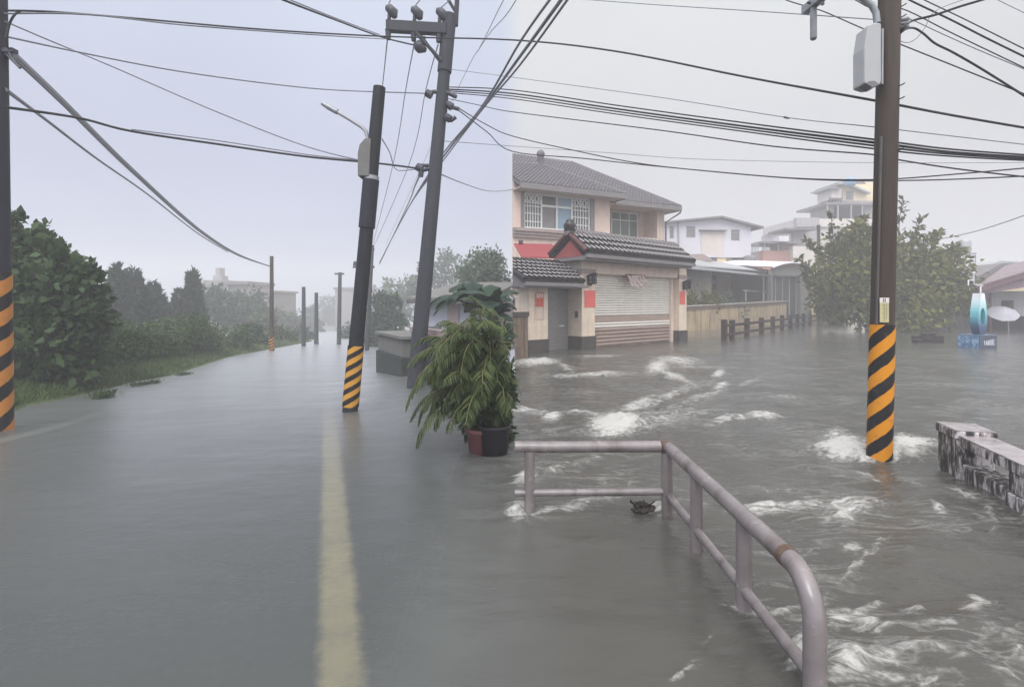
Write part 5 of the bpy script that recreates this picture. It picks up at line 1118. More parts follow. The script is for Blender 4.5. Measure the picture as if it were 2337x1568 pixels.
PB().box(.322, L2, .04, .22, -.06, .125).build('lower_beam', M['flaked'], pa, .01)
for a in (.98, 1.72, 2.5): PB().box(a, a + .2, .022, .24, .127, ztp - .131).build('baluster', M['flaked'], pa, .008); PB().box(a + .003, a + .197, .0, .039, -.4, .126).build('baluster_foot', M['flaked'], pa, .008)

# ---- the tall striped utility pole
b0 = Vector(onw(2007, 1041)); Yp = b0.y; top = Vector(pix(2030, 0, Yp)); dirp = (top - b0) / (top.z - b0.z)
at = lambda z: b0 + dirp * (z - b0.z)
up_ = thing('utility_pole', b0, 'tall brown utility pole with black and orange stripes around its foot', 'utility pole')
rp = .100
MB().tube([tuple(at(-.6)), tuple(at(1.5)), tuple(at(4.7)), tuple(at(8.6))], [rp + .004, rp + .001, rp - .006, rp - .016], 28).build('shaft', M['pole_wood'], up_)
zs = EYE - (741 - HOR) / F * Yp
MB().tube([tuple(at(-.59)), tuple(at(zs))], [rp + .009, rp + .007], 32, True).build('striped_band', M['stripe_right'], up_)
zc_ = EYE - (316 - HOR) / F * Yp
MB().tube([tuple(at(zs + .004) + Vector((-.095, -.055, 0))), tuple(at(zc_) + Vector((-.090, -.055, 0)))], .0125, 10).build('conduit', M['conduit'], up_)
# terminal box on its left side
Yx = Yp - .06; bx = lambda x, y, dy=0: pix(x, y, Yx + dy)
out_ = [(1981, 58), (2000, 51), (2012, 54), (2012, 186), (2008, 194), (1992, 196), (1973, 190), (1973, 110)]
tbx = MB().prism([bx(x, y, -.09) for x, y in out_], (0, .17, 0)).build('terminal_box', M['box_white'], up_, .012)
MB().prism([bx(x, y, -.10) for x, y in [(1976, 191), (1984, 186), (1996, 185), (2003, 190), (2003, 196), (1992, 200), (1985, 196)]], (0, .1, 0)).build('cable_hood', M['glass_grey'], tbx)
MB().prism([bx(x, y, -.03) for x, y in [(2013, 66), (2017, 66), (2016, 192), (2012, 192)]], (0, .06, 0)).build('hinge_strip', M['galv'], tbx)
pp_ = [bx(x, y) for x, y in [(1900, -60), (1945, -18), (1975, 2), (1990, 14), (1999, 30), (2002, 54)]]
MB().tube(pp_, .030, 12).build('bent_pipe', M['galv'], up_)
# cross arm with hanging cut-out tube
e0 = Vector(pix(1836, 26, 6.2)); ez = e0.z; ct = at(ez + .25); ct.z = ez
dx_ = (ct - e0); ln = dx_.length; dx_.normalize(); Ca = Frame(e0.x, e0.y, dx_.x, dx_.y)
MB(Ca.w).box(0, ln + .9, -.045, .045, ez - .05, ez + .05).build('cross_arm', M['galv'], up_, .006)
it = MB(Ca.w).tube([(.16, .0, ez - .055), (.16, 0, ez - .42)], .037, 14).build('hanging_tube', M['insul'], up_); MB(Ca.w).tube([(.16, 0, ez - .42), (.16, 0, ez - .435)], [.037, .028], 14).build('end_cap', M['fascia'], it)
MB(Ca.w).lathe((.16, 0, ez + .052), [(0, 0), (.03, 0), (.03, .03), (.055, .04), (.05, .07), (.03, .08), (.035, .11), (0, .12)], 12).build('insulator', M['insul'], up_)
MB(Ca.w).tube([(.16, .05, ez + .0), (.16, .075, ez + .0)], .014, 8).build('bolt', M['lamp_black'], up_); MB(Ca.w).tube([(.3, -.01, ez - .06), (.3, -.01, ez - .10)], .02, 8).build('clip', M['insul'], up_)
# side insulators on the right
il = MB()
for i, (x, y) in enumerate(((2058, 46), (2058, 55), (2058, 64))):
    c = Vector(pix(x, y, Yp)); il.tube([tuple(c + Vector((-.05, 0, 0))), tuple(c + Vector((.02, 0, 0))), tuple(c + Vector((.05, -.01, 0))), tuple(c + Vector((.065, -.01, 0)))], [.012, .020, .024, .012], 10)
il.build('side_insulators', M['insul'], up_)
rg = MB()
for y in (28, 52, 205, 235, 350):
    z = EYE - (y - HOR) / F * Yp; c = at(z); rg.tube([tuple(c + Vector((.05, -.088, 0))), tuple(c + Vector((.06, -.12, .0))), tuple(c + Vector((.075, -.12, .012)))], .006, 6)
rg.build('step_bolts', M['lamp_black'], up_)
zl0, zl1 = EYE - (735 - HOR) / F * Yp, EYE - (680 - HOR) / F * Yp
c = at((zl0 + zl1) / 2) + Vector((-.055, -.096, 0)); Lf = Frame(c.x, c.y, .90, -.42)
pl_ = MB(Lf.w).box(-.036, .036, .0, .005, zl0, zl1).build('number_plate', M['plate_yellow'], up_)
MB(Lf.w).box(-.037, .037, .005, .007, zl1 - .05, zl1).build('white_header', M['paper_white'], pl_)
mk = MB(Lf.w); 
for i in range(2): mk.box(-.012 + .014 * i, -.004 + .014 * i, .0072, .0085, zl1 - .045, zl1 - .006)
for i in range(13):
    z = zl1 - .065 - i * .0125; mk.box(-.012 + .004 * (i % 3), .006 + .003 * (i % 2), .0052, .0065, z - .005, z)
mk.box(.016, .019, .0052, .0062, zl0 + .03, zl1 - .055); mk.build('lettering', M['cap_brown'], pl_)
# ================================================================== LEFT: the flooded road
def lean_pole(name, base, top_px, label, cat, r0, r1, m, top_y=None, group=None):
    b = Vector(base); t = Vector(pix(top_px[0], top_px[1], top_y or b.y)); d = (t - b) / (t.z - b.z)
    f = lambda z: b + d * (z - b.z)
    o = thing(name, b, label, cat, group)
    MB().tube([tuple(f(b.z - .6)), tuple(f((b.z + t.z) / 2)), tuple(t)], [r0, (r0 + r1) / 2, r1], 20).build('shaft', M[m], o)
    return o, f, b, t
# striped post at the very left
lb0 = onw(-6, 982); lpo, lf, lb_, lt_ = lean_pole('striped_pole', lb0, (-14, -160), 'dark pole with orange and black stripes at the left edge', 'utility pole', .150, .120, 'pole_left')
zz = EYE - (622 - HOR) / F * lb_.y
MB().tube([tuple(lf(lb_.z - .59)), tuple(lf(zz))], [.157, .150], 32).build('striped_band', M['stripe_left'], lpo)
hw = MB(); c = lf(EYE - (118 - HOR) / F * lb_.y)
for i in range(3): hw.tube([tuple(c + Vector((.1, 0, 0))), tuple(c + Vector((.20, -.02, .02 - .05 * i))), tuple(c + Vector((.24 + .05 * i, -.02, -.12 - .05 * i)))], .016, 6)
hw.box(c.x + .08, c.x + .26, c.y - .04, c.y + .04, c.z - .02, c.z + .03); hw.build('cable_clamp', M['insul_dark'], lpo)
# striped lamp post in the road
mb0 = onw(799, 938); mpo, mf, mb_, mt_ = lean_pole('lamp_post', mb0, (866, 200), 'leaning dark lamp post with yellow stripes standing in the flooded road', 'lamp post', .112, .088, 'pole_black')
zz = EYE - (789 - HOR) / F * mb_.y
M['stripe_mid'] = stripe_mat('black and yellow leaning bands', (.50, .25, .04), .165, ((mt_.x - mb_.x) / (mt_.z - mb_.z), 0), 2.4, .2)
MB().tube([tuple(mf(mb_.z + .07)), tuple(mf(zz))], [.119, .116], 28).build('striped_band', M['stripe_mid'], mpo)
q = lambda x, y, d=0: pix(x, y, mb_.y + d)
MB().tube([q(735, 236), q(752, 246), q(770, 256)], [.030, .042, .040], 12).build('lamp_head', M['galv'], mpo)
MB().tube([q(768, 255), q(800, 274), q(825, 290), q(835, 300), q(839, 316), q(841, 345)], .027, 10).build('lamp_arm', M['frame_grey'], mpo)
MB().prism([q(x, y, -.12) for x, y in [(820, 330), (832, 316), (846, 316), (842, 402), (816, 402), (816, 350)]], (0, .24, 0)).build('control_box', M['low_wall'], mpo, .01)
MB().tube([tuple(mf(mf(2.6).z) + Vector((0, 0, 0))), tuple(mf(3.3))], .118, 16).build('clamp_sleeve', M['pole_left'], mpo)
zq = EYE - (412 - HOR) / F * mb_.y; MB().tube([tuple(mf(zq)), tuple(mf(zq + .06))], .112, 16).build('strap', M['galv'], mpo)
# T-shaped distribution pole
tb0 = onw(947, 884); tpo, tf_, tb_l, tt_ = lean_pole('cross_arm_pole', tb0, (1026, 38), 'grey leaning power pole with one sided cross arm and insulators', 'power pole', .158, .105, 'pole_grey')
tY = tb_l.y; q = lambda x, y, d=0: pix(x, y, tY + d)
MB().prism([q(880, 44, -.16), q(1018, 52, -.16), q(1018, 76, -.16), q(880, 68, -.16)], (0, .14, 0)).build('cross_arm', M['pole_grey'], tpo, .01)
br = MB(); br.tube([q(948, 74, -.18), q(1008, 140, -.12)], .035, 8); br.tube([q(954, 74, -.02), q(1008, 146, .0)], .03, 8); br.build('brace', M['pole_grey'], tpo)
MB().tube([tuple(tf_(tt_.z - 1.05)), tuple(tf_(tt_.z + .02))], [.135, .13], 16).build('mounting_sleeve', M['pole_grey'], tpo)
for i, x in enumerate((888, 946, 1003)):
    y = 44 + 8 * (x - 880) / 138; I = MB()
    I.tube([q(x, y, -.09), q(x, y - 10, -.09), q(x + 8, y - 20, -.09)], .035, 8); c = q(x + 4, y - 18, -.09)
    I.tube([q(x - 7, y - 26, -.09), q(x + 1, y - 24, -.09), q(x + 10, y - 14, -.09), q(x + 13, y - 4, -.09)], [.05, .085, .10, .05], 10); I.build('insulator', M['insul_dark'], tpo)
    MB().tube([q(x - 2, y + 24, -.09), q(x - 2, y + 46, -.09)], [.06, .045], 10).build('hanging_insulator', M['insul_dark'], tpo)
    I = MB(); I.tube([q(x - 4, y - 26, -.09), q(x + 6 + 10 * i, y - 52, -.09), q(x + 26 + 8 * i, y - 120, -.09)], .012, 6); I.build('jumper', M['cable_grey'], tpo)
I = MB(); I.tube([q(944, 102, -.1), q(952, 104, -.1), q(960, 110, -.1), q(972, 116, -.1)], [.03, .10, .11, .04], 12); I.tube([q(957, 104, -.1), q(970, 85, -.1)], .03, 8); I.build('guy_insulator', M['insul_dark'], tpo)
MB().tube([q(1040, 60, .02), q(1049, -110, .02)], .045, 8).build('mast_rod', M['pole_grey'], tpo); MB().tube([q(1041, 30, .02), q(1018, -8, .02), q(990, -50, .02)], .03, 8).build('mast_strut', M['pole_grey'], tpo)
for name, pts in (('spreader_bracket', [(975, 214), (990, 210), (1020, 212), (1042, 222)]), ('wire_clamp', [(953, 382), (962, 390), (985, 384)]), ('clevis', [(1022, 240), (1034, 246), (1048, 250)]), ('lower_clevis', [(1018, 268), (1030, 276), (1040, 268)])):
    I = MB(); I.tube([q(x, y, -.05) for x, y in pts], .04, 8); x, y = pts[0]; I.tube([q(x - 2, y - 2, -.05), q(x + 10, y + 5, -.05)], .075, 8)
    if name == 'wire_clamp': I.tube([q(962, 384, -.05), q(960, 404, -.05)], .05, 8); I.tube([q(956, 378, -.05), q(978, 378, -.05)], .035, 8)
    I.build(name, M['insul_dark'], tpo)
# distant poles in the mist
far_specs = [(620, 800, 585, 26, 'slim brown pole beyond the hedge on the left verge', 'pole_wood'), (693, 790, 655, 40, 'misty far pole left of the road end, left of a pair', 'pole_grey'), (722, 785, 668, 46, 'misty far pole left of the road end, right of a pair', 'pole_grey'), (773, 786, 622, 44, 'faint far pole with short cross arm just left of the lamp post', 'pole_grey'), (836, 800, 560, 26, 'faint pole with two cross arms partly behind the lamp post', 'pole_grey')]
for i, (x, y, yt, w_, lab, m_) in enumerate(far_specs):
    b = onw(x, y); s_ = b[1] / F; t = Vector(pix(x + (14 if x == 836 else 3 if x > 760 else 0), yt, b[1])); o = thing('distant_pole', b, lab, 'utility pole', 'poles fading into the mist')
    MB().tube([(b[0], b[1], b[2] - .5), tuple(t)], [5.2 * s_, 4.0 * s_], 10).build('shaft', M[m_], o)
    if i == 3: MB().box(t.x - 12 * s_, t.x + 9 * s_, t.y - .06, t.y + .06, t.z - 5 * s_, t.z - 1.5 * s_).build('cross_arm', M[m_], o)
    if i == 4:
        for k, dz in enumerate((40, 0)): MB().box(t.x - (44 - 14 * k) * s_, t.x + 4 * s_, t.y - .06, t.y + .06, t.z - (dz + 12) * s_, t.z - (dz + 7) * s_).build('cross_arm', M[m_], o); MB().lathe((t.x - (40 - 14 * k) * s_, t.y, t.z - (dz + 6) * s_), [(0, 0), (.1, 0), (.08, .2), (0, .22)], 8).build('insulator', M['insul_dark'], o)
    if i == 0: MB().tube([(b[0], b[1], b[2] - .4), (b[0], b[1], b[2] + 30 * s_)], 6.2 * s_, 10).build('orange_band', M['stripe_mid'], o)

# ---- verge: grassy bank with hedge
edge = [(20, 940), (60, 925), (120, 914), (180, 901), (240, 889), (310, 872), (380, 860), (450, 838), (515, 817), (560, 807), (615, 798), (665, 788), (712, 779)]
E = [Vector(onw(x, y)) for x, y in edge]; away = Vector((-1, .28, 0)).normalized(); vs, fs = [], []
for p in E:
    for o_, h in ((-.25, -.10), (.0, .0), (.35, .11), (1.0, .22), (3.0, .30), (14, .35)): vs.append(tuple(p + away * o_ + Vector((0, 0, h + .015 * math.sin(p.x * 3)))))
for i in range(len(E) - 1):
    for k in range(5): fs.append((i * 6 + k, i * 6 + k + 1, i * 6 + k + 7, i * 6 + k + 6))
bank = MB().add(vs, fs, True).build('bank', M['soil']); tag(bank, kind='structure')
g = rng(31); n = 9000; t = g.random(n) * (len(E) - 1); i_ = t.astype(int); f_ = (t - i_)[:, None]; EE = np.array([tuple(e) for e in E]); base = EE[i_] * (1 - f_) + EE[np.minimum(i_ + 1, len(E) - 1)] * f_
o_ = (.05 + 1.6 * g.random(n) ** 1.3)[:, None]; P = base + np.array(tuple(away)) * o_; P[:, 2] += np.interp(o_[:, 0], [0, .35, 1, 3], [0, .11, .22, .30]) - .02
D = g.normal(size=(n, 3)) * .5; D[:, 2] = 1.0; gr = leaf_mesh('verge_grass', P, D, .13, 'grass', None, 32, .16); tag(gr, 'short wet grass along the verge below the hedge', 'grass', kind='stuff')
for i, (x, y, w_, h_, lab) in enumerate([(234, 908, 18, 20, 'tuft of grass standing alone in the water off the verge'), (318, 880, 22, 10, 'low tuft in the water nearest the hedge foot'), (345, 876, 20, 9, 'flat tuft in the water right of the low one'), (418, 856, 18, 8, 'small far tuft at the end of the grassy verge')]):
    c = onw(x, y); s_ = c[1] / F; k = 260; P = np.array(c) + np.stack([g.normal(size=k) * w_ * s_ * .42, g.normal(size=k) * .12, g.random(k) * h_ * s_ * .35], 1); D = g.normal(size=(k, 3)) * .7; D[:, 2] += .7
    o = leaf_mesh('grass_tuft', P, D, h_ * s_ * .7, 'leaf_hedge', None, 50 + i, .2); o.data.transform(Matrix.Translation(-Vector(c))); o.location = c; tag(o, lab, 'grass tuft', 'tufts standing in the flood')
# big tree on the left
Yb_ = 10.2
bl = [pb(x, y, r, Yb_ + d) for x, y, r, d in [(45, 560, 52, .3), (25, 520, 34, .5), (85, 585, 46, .2), (30, 640, 80, .3), (115, 610, 44, 0), (150, 640, 52, -.2), (110, 690, 74, -.4), (40, 730, 84, 0), (185, 690, 46, .1), (168, 730, 60, -.2), (90, 780, 78, -.5), (195, 760, 40, 0), (20, 810, 70, 0), (150, 815, 62, -.2), (70, 855, 46, -.3), (205, 625, 22, 0), (-40, 640, 100, .6), (-50, 780, 100, .6)]]
tb0_ = onw(70, 912)
tree('broadleaf_tree', (tb0_[0] - .2, Yb_ + .2, tb0_[2]), bl, 19000, .175, 'leaf_big', 'big dark glossy leaved tree beside the left striped pole', 'tree', 61, .13, aspect=.62, cl=.20, floor=tb0_[2] + .12, shell=.5)
# hedge with bare stems below
h0, h1 = Vector(onw(150, 893)) + away * 1.0, Vector(onw(512, 813)) + away * .8
hd = thing('hedge', h0.lerp(h1, .5), 'long clipped green hedge with bare dark stems along the verge', 'hedge'); g = rng(70)
zt0, zt1 = EYE - (752 - HOR) / F * h0.y, EYE - (736 - HOR) / F * h1.y
bl = []
for k in range(34):
    t = k / 33; c = h0.lerp(h1, t); zt = zt0 + (zt1 - zt0) * t; hh = zt - c.z; bump = .10 * math.sin(k * 1.7) + (.22 if k in (24, 25, 26, 27) else 0)
    bl.append(((c.x + g.normal() * .1, c.y, c.z + hh * .68 + bump), hh * .34)); bl.append(((c.x + g.normal() * .15, c.y, c.z + hh * .40), hh * .30))
P, D = blob_leaves(bl, 22000, 71, .1, .30); k = P[:, 2] > wz(P[:, 0], P[:, 1]) + .12; leaf_mesh('foliage', P[k], D[k], .125, 'leaf_hedge', hd, 72, .5)
s_ = MB()
for k in range(90): t = g.random(); c = h0.lerp(h1, t) + Vector((0, 0, 0)); s_.tube([(c.x + g.normal() * .12, c.y - .1, c.z - .1), (c.x + g.normal() * .15, c.y - .12, c.z + .9)], .012 + .014 * g.random(), 5)
s_.build('stems', M['bark'], hd)
wa_, wb2 = h0 + away * 1.2, h0.lerp(h1, .75) + away * 1.2; bwf = Frame(wa_.x, wa_.y, wb2.x - wa_.x, wb2.y - wa_.y); bwl = (wb2 - wa_).length; za, zb_ = bwf.Z(235, 748), bwf.Z(330, 745)
hwall = thing('hedge_wall', bwf.w(bwl / 2, 0, wa_.z), 'pale topped low wall just showing above the hedge', 'wall')
MB(bwf.w).hexa([(0, 0, wa_.z - .3), (bwl, 0, wb2.z - .3), (bwl, 0, zb_ - .08), (0, 0, za - .08)], [(0, -.15, wa_.z - .3), (bwl, -.15, wb2.z - .3), (bwl, -.15, zb_ - .08), (0, -.15, za - .08)]).build('wall', M['low_wall'], hwall)
MB(bwf.w).hexa([(0, .04, za - .078), (bwl, .04, zb_ - .078), (bwl, .04, zb_), (0, .04, za)], [(0, -.19, za - .078), (bwl, -.19, zb_ - .078), (bwl, -.19, zb_), (0, -.19, za)]).build('coping', M['cap_pale'], hwall)

# conifers and round trees further along
def conifer(x, yt, yb, wpx, Y, lab, seed, n=2600):
    base = Vector(pix(x, yb, Y)); base.z = float(wz(base.x, Y)) + .1; top = pix(x, yt, Y)[2]; h = top - base.z; r = wpx * Y / F; g = rng(seed)
    t = thing('conifer', base, lab, 'conifer', 'dark conifers behind the hedge')
    f = 1 - g.random(n) ** .55; a = g.random(n) * 6.283; lob = 1 + .22 * np.sin(a * 3 + f * 17) + .12 * np.sin(a * 5 - f * 31); rr = r * np.minimum(1, (1 - f) ** .85 * 1.12 + .02) * lob * (.45 + .55 * g.random(n) ** .5)
    P = np.stack([base.x + rr * np.cos(a), base.y + rr * np.sin(a), base.z + .3 + (h - .3) * f], 1); D = np.stack([np.cos(a) * .7, np.sin(a) * .7, np.full(n, .75)], 1) + g.normal(size=(n, 3)) * .35
    leaf_mesh('crown', P, D, h * .085, 'leaf_conifer', t, seed + 1, .42); MB().tube([(base.x, base.y, base.z - .4), (base.x, base.y, base.z + h * .9)], [.14, .03], 7).build('trunk', M['bark'], t)
for i, (x, yt, yb, w_, Y, lab) in enumerate([(270, 606, 800, 40, 27, 'tallest conifer right beside the big dark tree'), (306, 614, 800, 40, 28, 'conifer second from the big dark tree, pointed top'), (352, 645, 800, 38, 29, 'shorter conifer at the right of the left conifer row'), (330, 660, 800, 34, 26, 'low conifer filling the gap in the left row'), (412, 660, 800, 36, 31, 'broad low conifer left of the slender spire'), (440, 618, 800, 22, 32, 'slender dark spire conifer before the towered building'), (250, 650, 800, 30, 26, 'small conifer pressed against the big dark tree')]):
    conifer(x, yt, yb, w_, Y, lab, 200 + i * 3)
mist = [
 ([(470, 690, 38), (505, 700, 36), (450, 715, 34)], 33, 'leaf_mid', 'rounded hazy tree right of the conifer spire', 2600, (470, 800)),
 ([(545, 705, 34), (572, 690, 32), (590, 720, 28), (540, 745, 30)], 36, 'leaf_mid', 'hazy tree clump between the hedge end and the slim pole', 2600, (560, 800)),
 ([(600, 745, 24), (585, 770, 24), (612, 772, 18)], 32, 'leaf_hedge', 'low hazy bush at the foot of the slim pole', 1500, (598, 800)),
 ([(645, 730, 22), (660, 745, 22), (640, 760, 20)], 46, 'leaf_hedge', 'pale misty bush right of the slim pole', 1500, (650, 788)),
 ([(690, 728, 22), (715, 740, 20), (675, 750, 22)], 66, 'leaf_mid', 'misty tree low on the left of the road end', 1300, (695, 775)),
 ([(740, 715, 26), (760, 700, 24), (785, 720, 28), (750, 740, 28)], 95, 'leaf_mid', 'faint misty trees closing the road end', 1500, (760, 770)),
 ([(820, 700, 28), (840, 680, 26), (815, 735, 28)], 80, 'leaf_mid', 'faint misty tree directly behind the lamp post', 1500, (822, 775)),
 ([(880, 690, 26), (868, 730, 30), (892, 735, 28), (880, 760, 22)], 30, 'leaf_mid', 'hazy round tree between the lamp post and the grey house', 2600, (878, 800)),
 ([(905, 672, 30), (930, 660, 30), (925, 700, 36), (900, 720, 30)], 48, 'leaf_pale', 'pale misty tree left of the cross arm pole', 2000, (915, 790)),
 ([(1010, 610, 36), (980, 660, 34), (1040, 660, 40)], 46, 'leaf_mid', 'misty tree crown behind the grey house', 1800, (1010, 780)),
 ([(1105, 620, 44), (1078, 650, 40), (1128, 660, 34), (1120, 600, 26)], 25, 'leaf_pale', 'pale grey green tree standing tall behind the broad leaved plant', 3600, (1095, 800)),
]
for i, (bb, Y, m_, lab, n, (bx_, by_)) in enumerate(mist):
    Y *= 1.45 if Y > 30 else 1.15
    bl = [pb(x, y, r, Y) for x, y, r in bb]; b = Vector(pix(bx_, by_, Y)); b.z = float(wz(b.x, Y))
    tree('misty_tree', b, bl, n, max(.16, .0085 * Y), m_, lab, 'tree', 300 + i * 5, .006 * Y, 'trees fading into the rain mist', aspect=.6, cl=.24)
for i, (bb, Y, m_, lab) in enumerate([
 ([(530, 770, 30), (550, 782, 24), (512, 782, 22)], 24.5, 'leaf_hedge', 'bush closing the hedge at its far end'), ([(572, 770, 26), (590, 782, 18)], 29, 'leaf_mid', 'hazy bush just left of the slim brown pole'),
 ([(640, 768, 20), (655, 776, 15)], 36, 'leaf_hedge', 'hazy bush on the verge right of the slim brown pole'), ([(685, 766, 17), (700, 770, 13)], 46, 'leaf_mid', 'small misty bush at the verge end by the pair of far poles'),
 ([(812, 760, 22), (800, 772, 16)], 50, 'leaf_mid', 'misty bush left of the lamp post across the road'), ([(862, 775, 24), (850, 785, 18)], 31, 'leaf_mid', 'hazy bush right of the lamp post before the round tree')]):
    bl = [pb(x, y, r, Y) for x, y, r in bb]; b = Vector(bl[0][0]); b.z = float(wz(b.x, Y)); t = thing('verge_bush', b, lab, 'bush', 'bushes along the flooded road')
    P, D = blob_leaves(bl, 1500, 600 + i, .2, .28); k = P[:, 2] > b.z + .02; leaf_mesh('foliage', P[k], D[k], max(.14, .007 * Y), m_, t, 620 + i, .55); tb = MB()
    for c, r in bl: tb.tube([(b.x, b.y, b.z - .3), c], .03, 5)
    tb.build('stems', M['bark'], t)
# far towered building, pale blocks
Tf = Frame(*[pix(450, 700, 68.0)[i] for i in (0, 1)], 1, 0); x_ = lambda px, n=0: Tf.U(px, n); tw_ = thing('towered_building', Tf.w(3, 0, -2.7), 'faint pale building with a small stepped tower in the mist', 'building')
MB(Tf.w).box(x_(462), x_(520), -6, 0, -3, Tf.Z(480, 640)).build('main_block', M['misty_wall'], tw_); MB(Tf.w).box(x_(505), x_(562), -7, -.5, -3, Tf.Z(530, 650)).build('side_block', M['misty_wall'], tw_)
MB(Tf.w).box(x_(500), x_(568), -7.5, .2, Tf.Z(530, 649.5), Tf.Z(530, 642)).build('roof_slab', M['fascia'], tw_); MB(Tf.w).box(x_(478), x_(497), -2.5, -.8, Tf.Z(487, 639.5), Tf.Z(487, 628)).build('tower_base', M['grey_wall'], tw_)
MB(Tf.w).box(x_(482), x_(492), -2.2, -1, Tf.Z(487, 627.8), Tf.Z(487, 610)).build('tower', M['grey_wall'], tw_)
for x in (470, 486, 503): w_ = MB(Tf.w).box(x_(x), x_(x + 8), .003, .08, Tf.Z(x, 662), Tf.Z(x, 650)).build('window', M['glass_grey'], tw_)
pb_ = thing('pale_block', Tf.w(9, -2, -2.7), 'faint pinkish block partly behind the slim far pole', 'building'); MB(Tf.w).box(x_(566), x_(632), -6, 1, -3, Tf.Z(600, 668, 1)).build('wall', M['misty_wall'], pb_); MB(Tf.w).box(x_(562), x_(636), -6.2, 1.2, Tf.Z(600, 667.8, 1), Tf.Z(600, 663, 1)).build('roof_slab', M['moulding'], pb_)
for x in (580, 600): MB(Tf.w).box(x_(x), x_(x + 8), 1.003, 1.06, Tf.Z(x, 690, 1), Tf.Z(x, 678, 1)).build('window', M['glass_grey'], pb_)
Uf = Frame(*[pix(745, 700, 105.0)[i] for i in (0, 1)], 1, 0); ub_ = thing('distant_block', Uf.w(4, 0, -4), 'barely visible building at the misty end of the road', 'building'); MB(Uf.w).box(Uf.U(765), Uf.U(850), -5, 0, -4.6, Uf.Z(800, 662)).build('wall', M['misty_wall'], ub_); MB(Uf.w).box(Uf.U(762), Uf.U(853), -5.2, .3, Uf.Z(800, 661.5), Uf.Z(800, 656)).build('roof', M['fascia'], ub_)

# ---- grey hut, walls and gate on the right verge of the road
Hf = Frame(*[pix(962, 780, 19.5)[i] for i in (0, 1)], 1, -.25); hx = lambda px, n=0: Hf.U(px, n); gz = -.55
ht = thing('grey_hut', Hf.w(1.2, 0, gz), 'pale blue grey house with dark eaves behind the cross arm pole', 'house')
MB(Hf.w).box(hx(962), hx(1120), -4, 0, gz - .5, Hf.Z(1050, 685)).build('wall', M['hut_wall'], ht)
MB(Hf.w).hexa([(hx(945), .6, Hf.Z(960, 687)), (hx(1125), .6, Hf.Z(960, 687)), (hx(1125), .6, Hf.Z(960, 680)), (hx(945), .6, Hf.Z(960, 680))], [(hx(955), -4.3, Hf.Z(960, 682) + .7), (hx(1125), -4.3, Hf.Z(960, 682) + .7), (hx(1125), -4.3, Hf.Z(960, 682) + .8), (hx(955), -4.3, Hf.Z(960, 682) + .8)]).build('roof', M['low_wall'], ht)
MB(Hf.w).box(hx(945), hx(1125), .58, .66, Hf.Z(960, 693), Hf.Z(960, 684)).build('eaves_board', M['hut_roof'], ht)
MB(Hf.w).box(hx(965), hx(1008), .01, .06, Hf.Z(990, 765), Hf.Z(990, 745)).build('window', M['glass_grey'], ht)
for x in (1022, ): MB(Hf.w).box(hx(x), hx(x + 26), .01, .07, Hf.Z(x, 755), Hf.Z(x, 690)).build('door', M['moulding'], ht)
lw0, lw1 = Vector(onw(862, 849)), Vector(onw(960, 868)); Lw = Frame(lw0.x, lw0.y, lw1.x - lw0.x, lw1.y - lw0.y); ll = Lw.U(920); lz0, lzm, lzt = lw0.z - .4, Lw.Z(890, 808), Lw.Z(890, 768)
lwt = thing('low_block_wall', lw0, 'low pale block with mossy dark base at the water edge', 'wall'); MB(Lw.w).box(0, ll, -.9, .05, lz0, lzm).build('mossy_base', M['low_wall_dark'], lwt, .02); MB(Lw.w).box(.05, ll - .02, -.8, 0, lzm + .002, lzt).build('panel', M['low_wall'], lwt, .02); MB(Lw.w).box(.0, ll + .1, -.88, .08, lzt + .002, lzt + .07).build('coping', M['low_wall'], lwt)
g0_, g1_ = Vector(onw(944, 862)), Vector(onw(1088, 905)); Gf = Frame(g0_.x, g0_.y, g1_.x - g0_.x, g1_.y - g0_.y); gl_ = (g1_ - g0_).length; gt0 = Gf.Z(960, 765); gtd = Gf.U(1075)
gw = thing('dark_gate_fence', g0_, 'dark fence of upright boards with pale gaps right of the cross arm pole', 'fence')
f_ = MB(Gf.w); k = 0; u = 0.0
while u < gl_: w_ = .13 if k % 4 else .22; f_.box(u, u + w_, -.05, .05 if k % 4 == 0 else .02, g0_.z - .5, gt0 - (.05 if k % 4 else -.04)); u += w_ + .035; k += 1
f_.build('boards', M['pole_grey'], gw); MB(Gf.w).box(-.05, gl_ + .1, -.07, .08, gt0 + .05, gt0 + .16).build('top_rail', M['moulding'], gw); MB(Gf.w).box(0, gl_, -.09, -.052, gt0 - .5, gt0 - .4).build('rail', M['hut_roof'], gw)
pv_ = thing('pale_wall', Gf.w(1, -.6, g0_.z), 'pale wall showing through the gaps of the dark fence', 'wall'); MB(Gf.w).box(.2, gl_, -.7, -.6, g0_.z - .5, gt0 - .1).build('wall', M['hut_wall'], pv_); MB(Gf.w).box(.2, gl_, -.74, -.56, gt0 - .098, gt0 - .03).build('coping', M['low_wall'], pv_)
for i, (x, y, w_, h_) in enumerate(((1030, 762, 16, 18), (1055, 768, 14, 16))):
    u_, z_ = Gf.hit(x, y); s_ = .011; o = MB(Gf.w).lathe((u_, 0, gt0 + .161), [(0, 0), (w_ * s_ * .5, 0), (w_ * s_ * .7, h_ * s_ * .6), (w_ * s_ * .45, h_ * s_), (0, h_ * s_)], 12).build('jar', M['hut_roof']); rebase(o, Gf.w(u_, 0, gt0 + .161)); tag(o, ('dark round pot standing on the fence rail, left of two', 'dark round pot standing on the fence rail, right of two')[i], 'pot', 'pots on the fence rail')

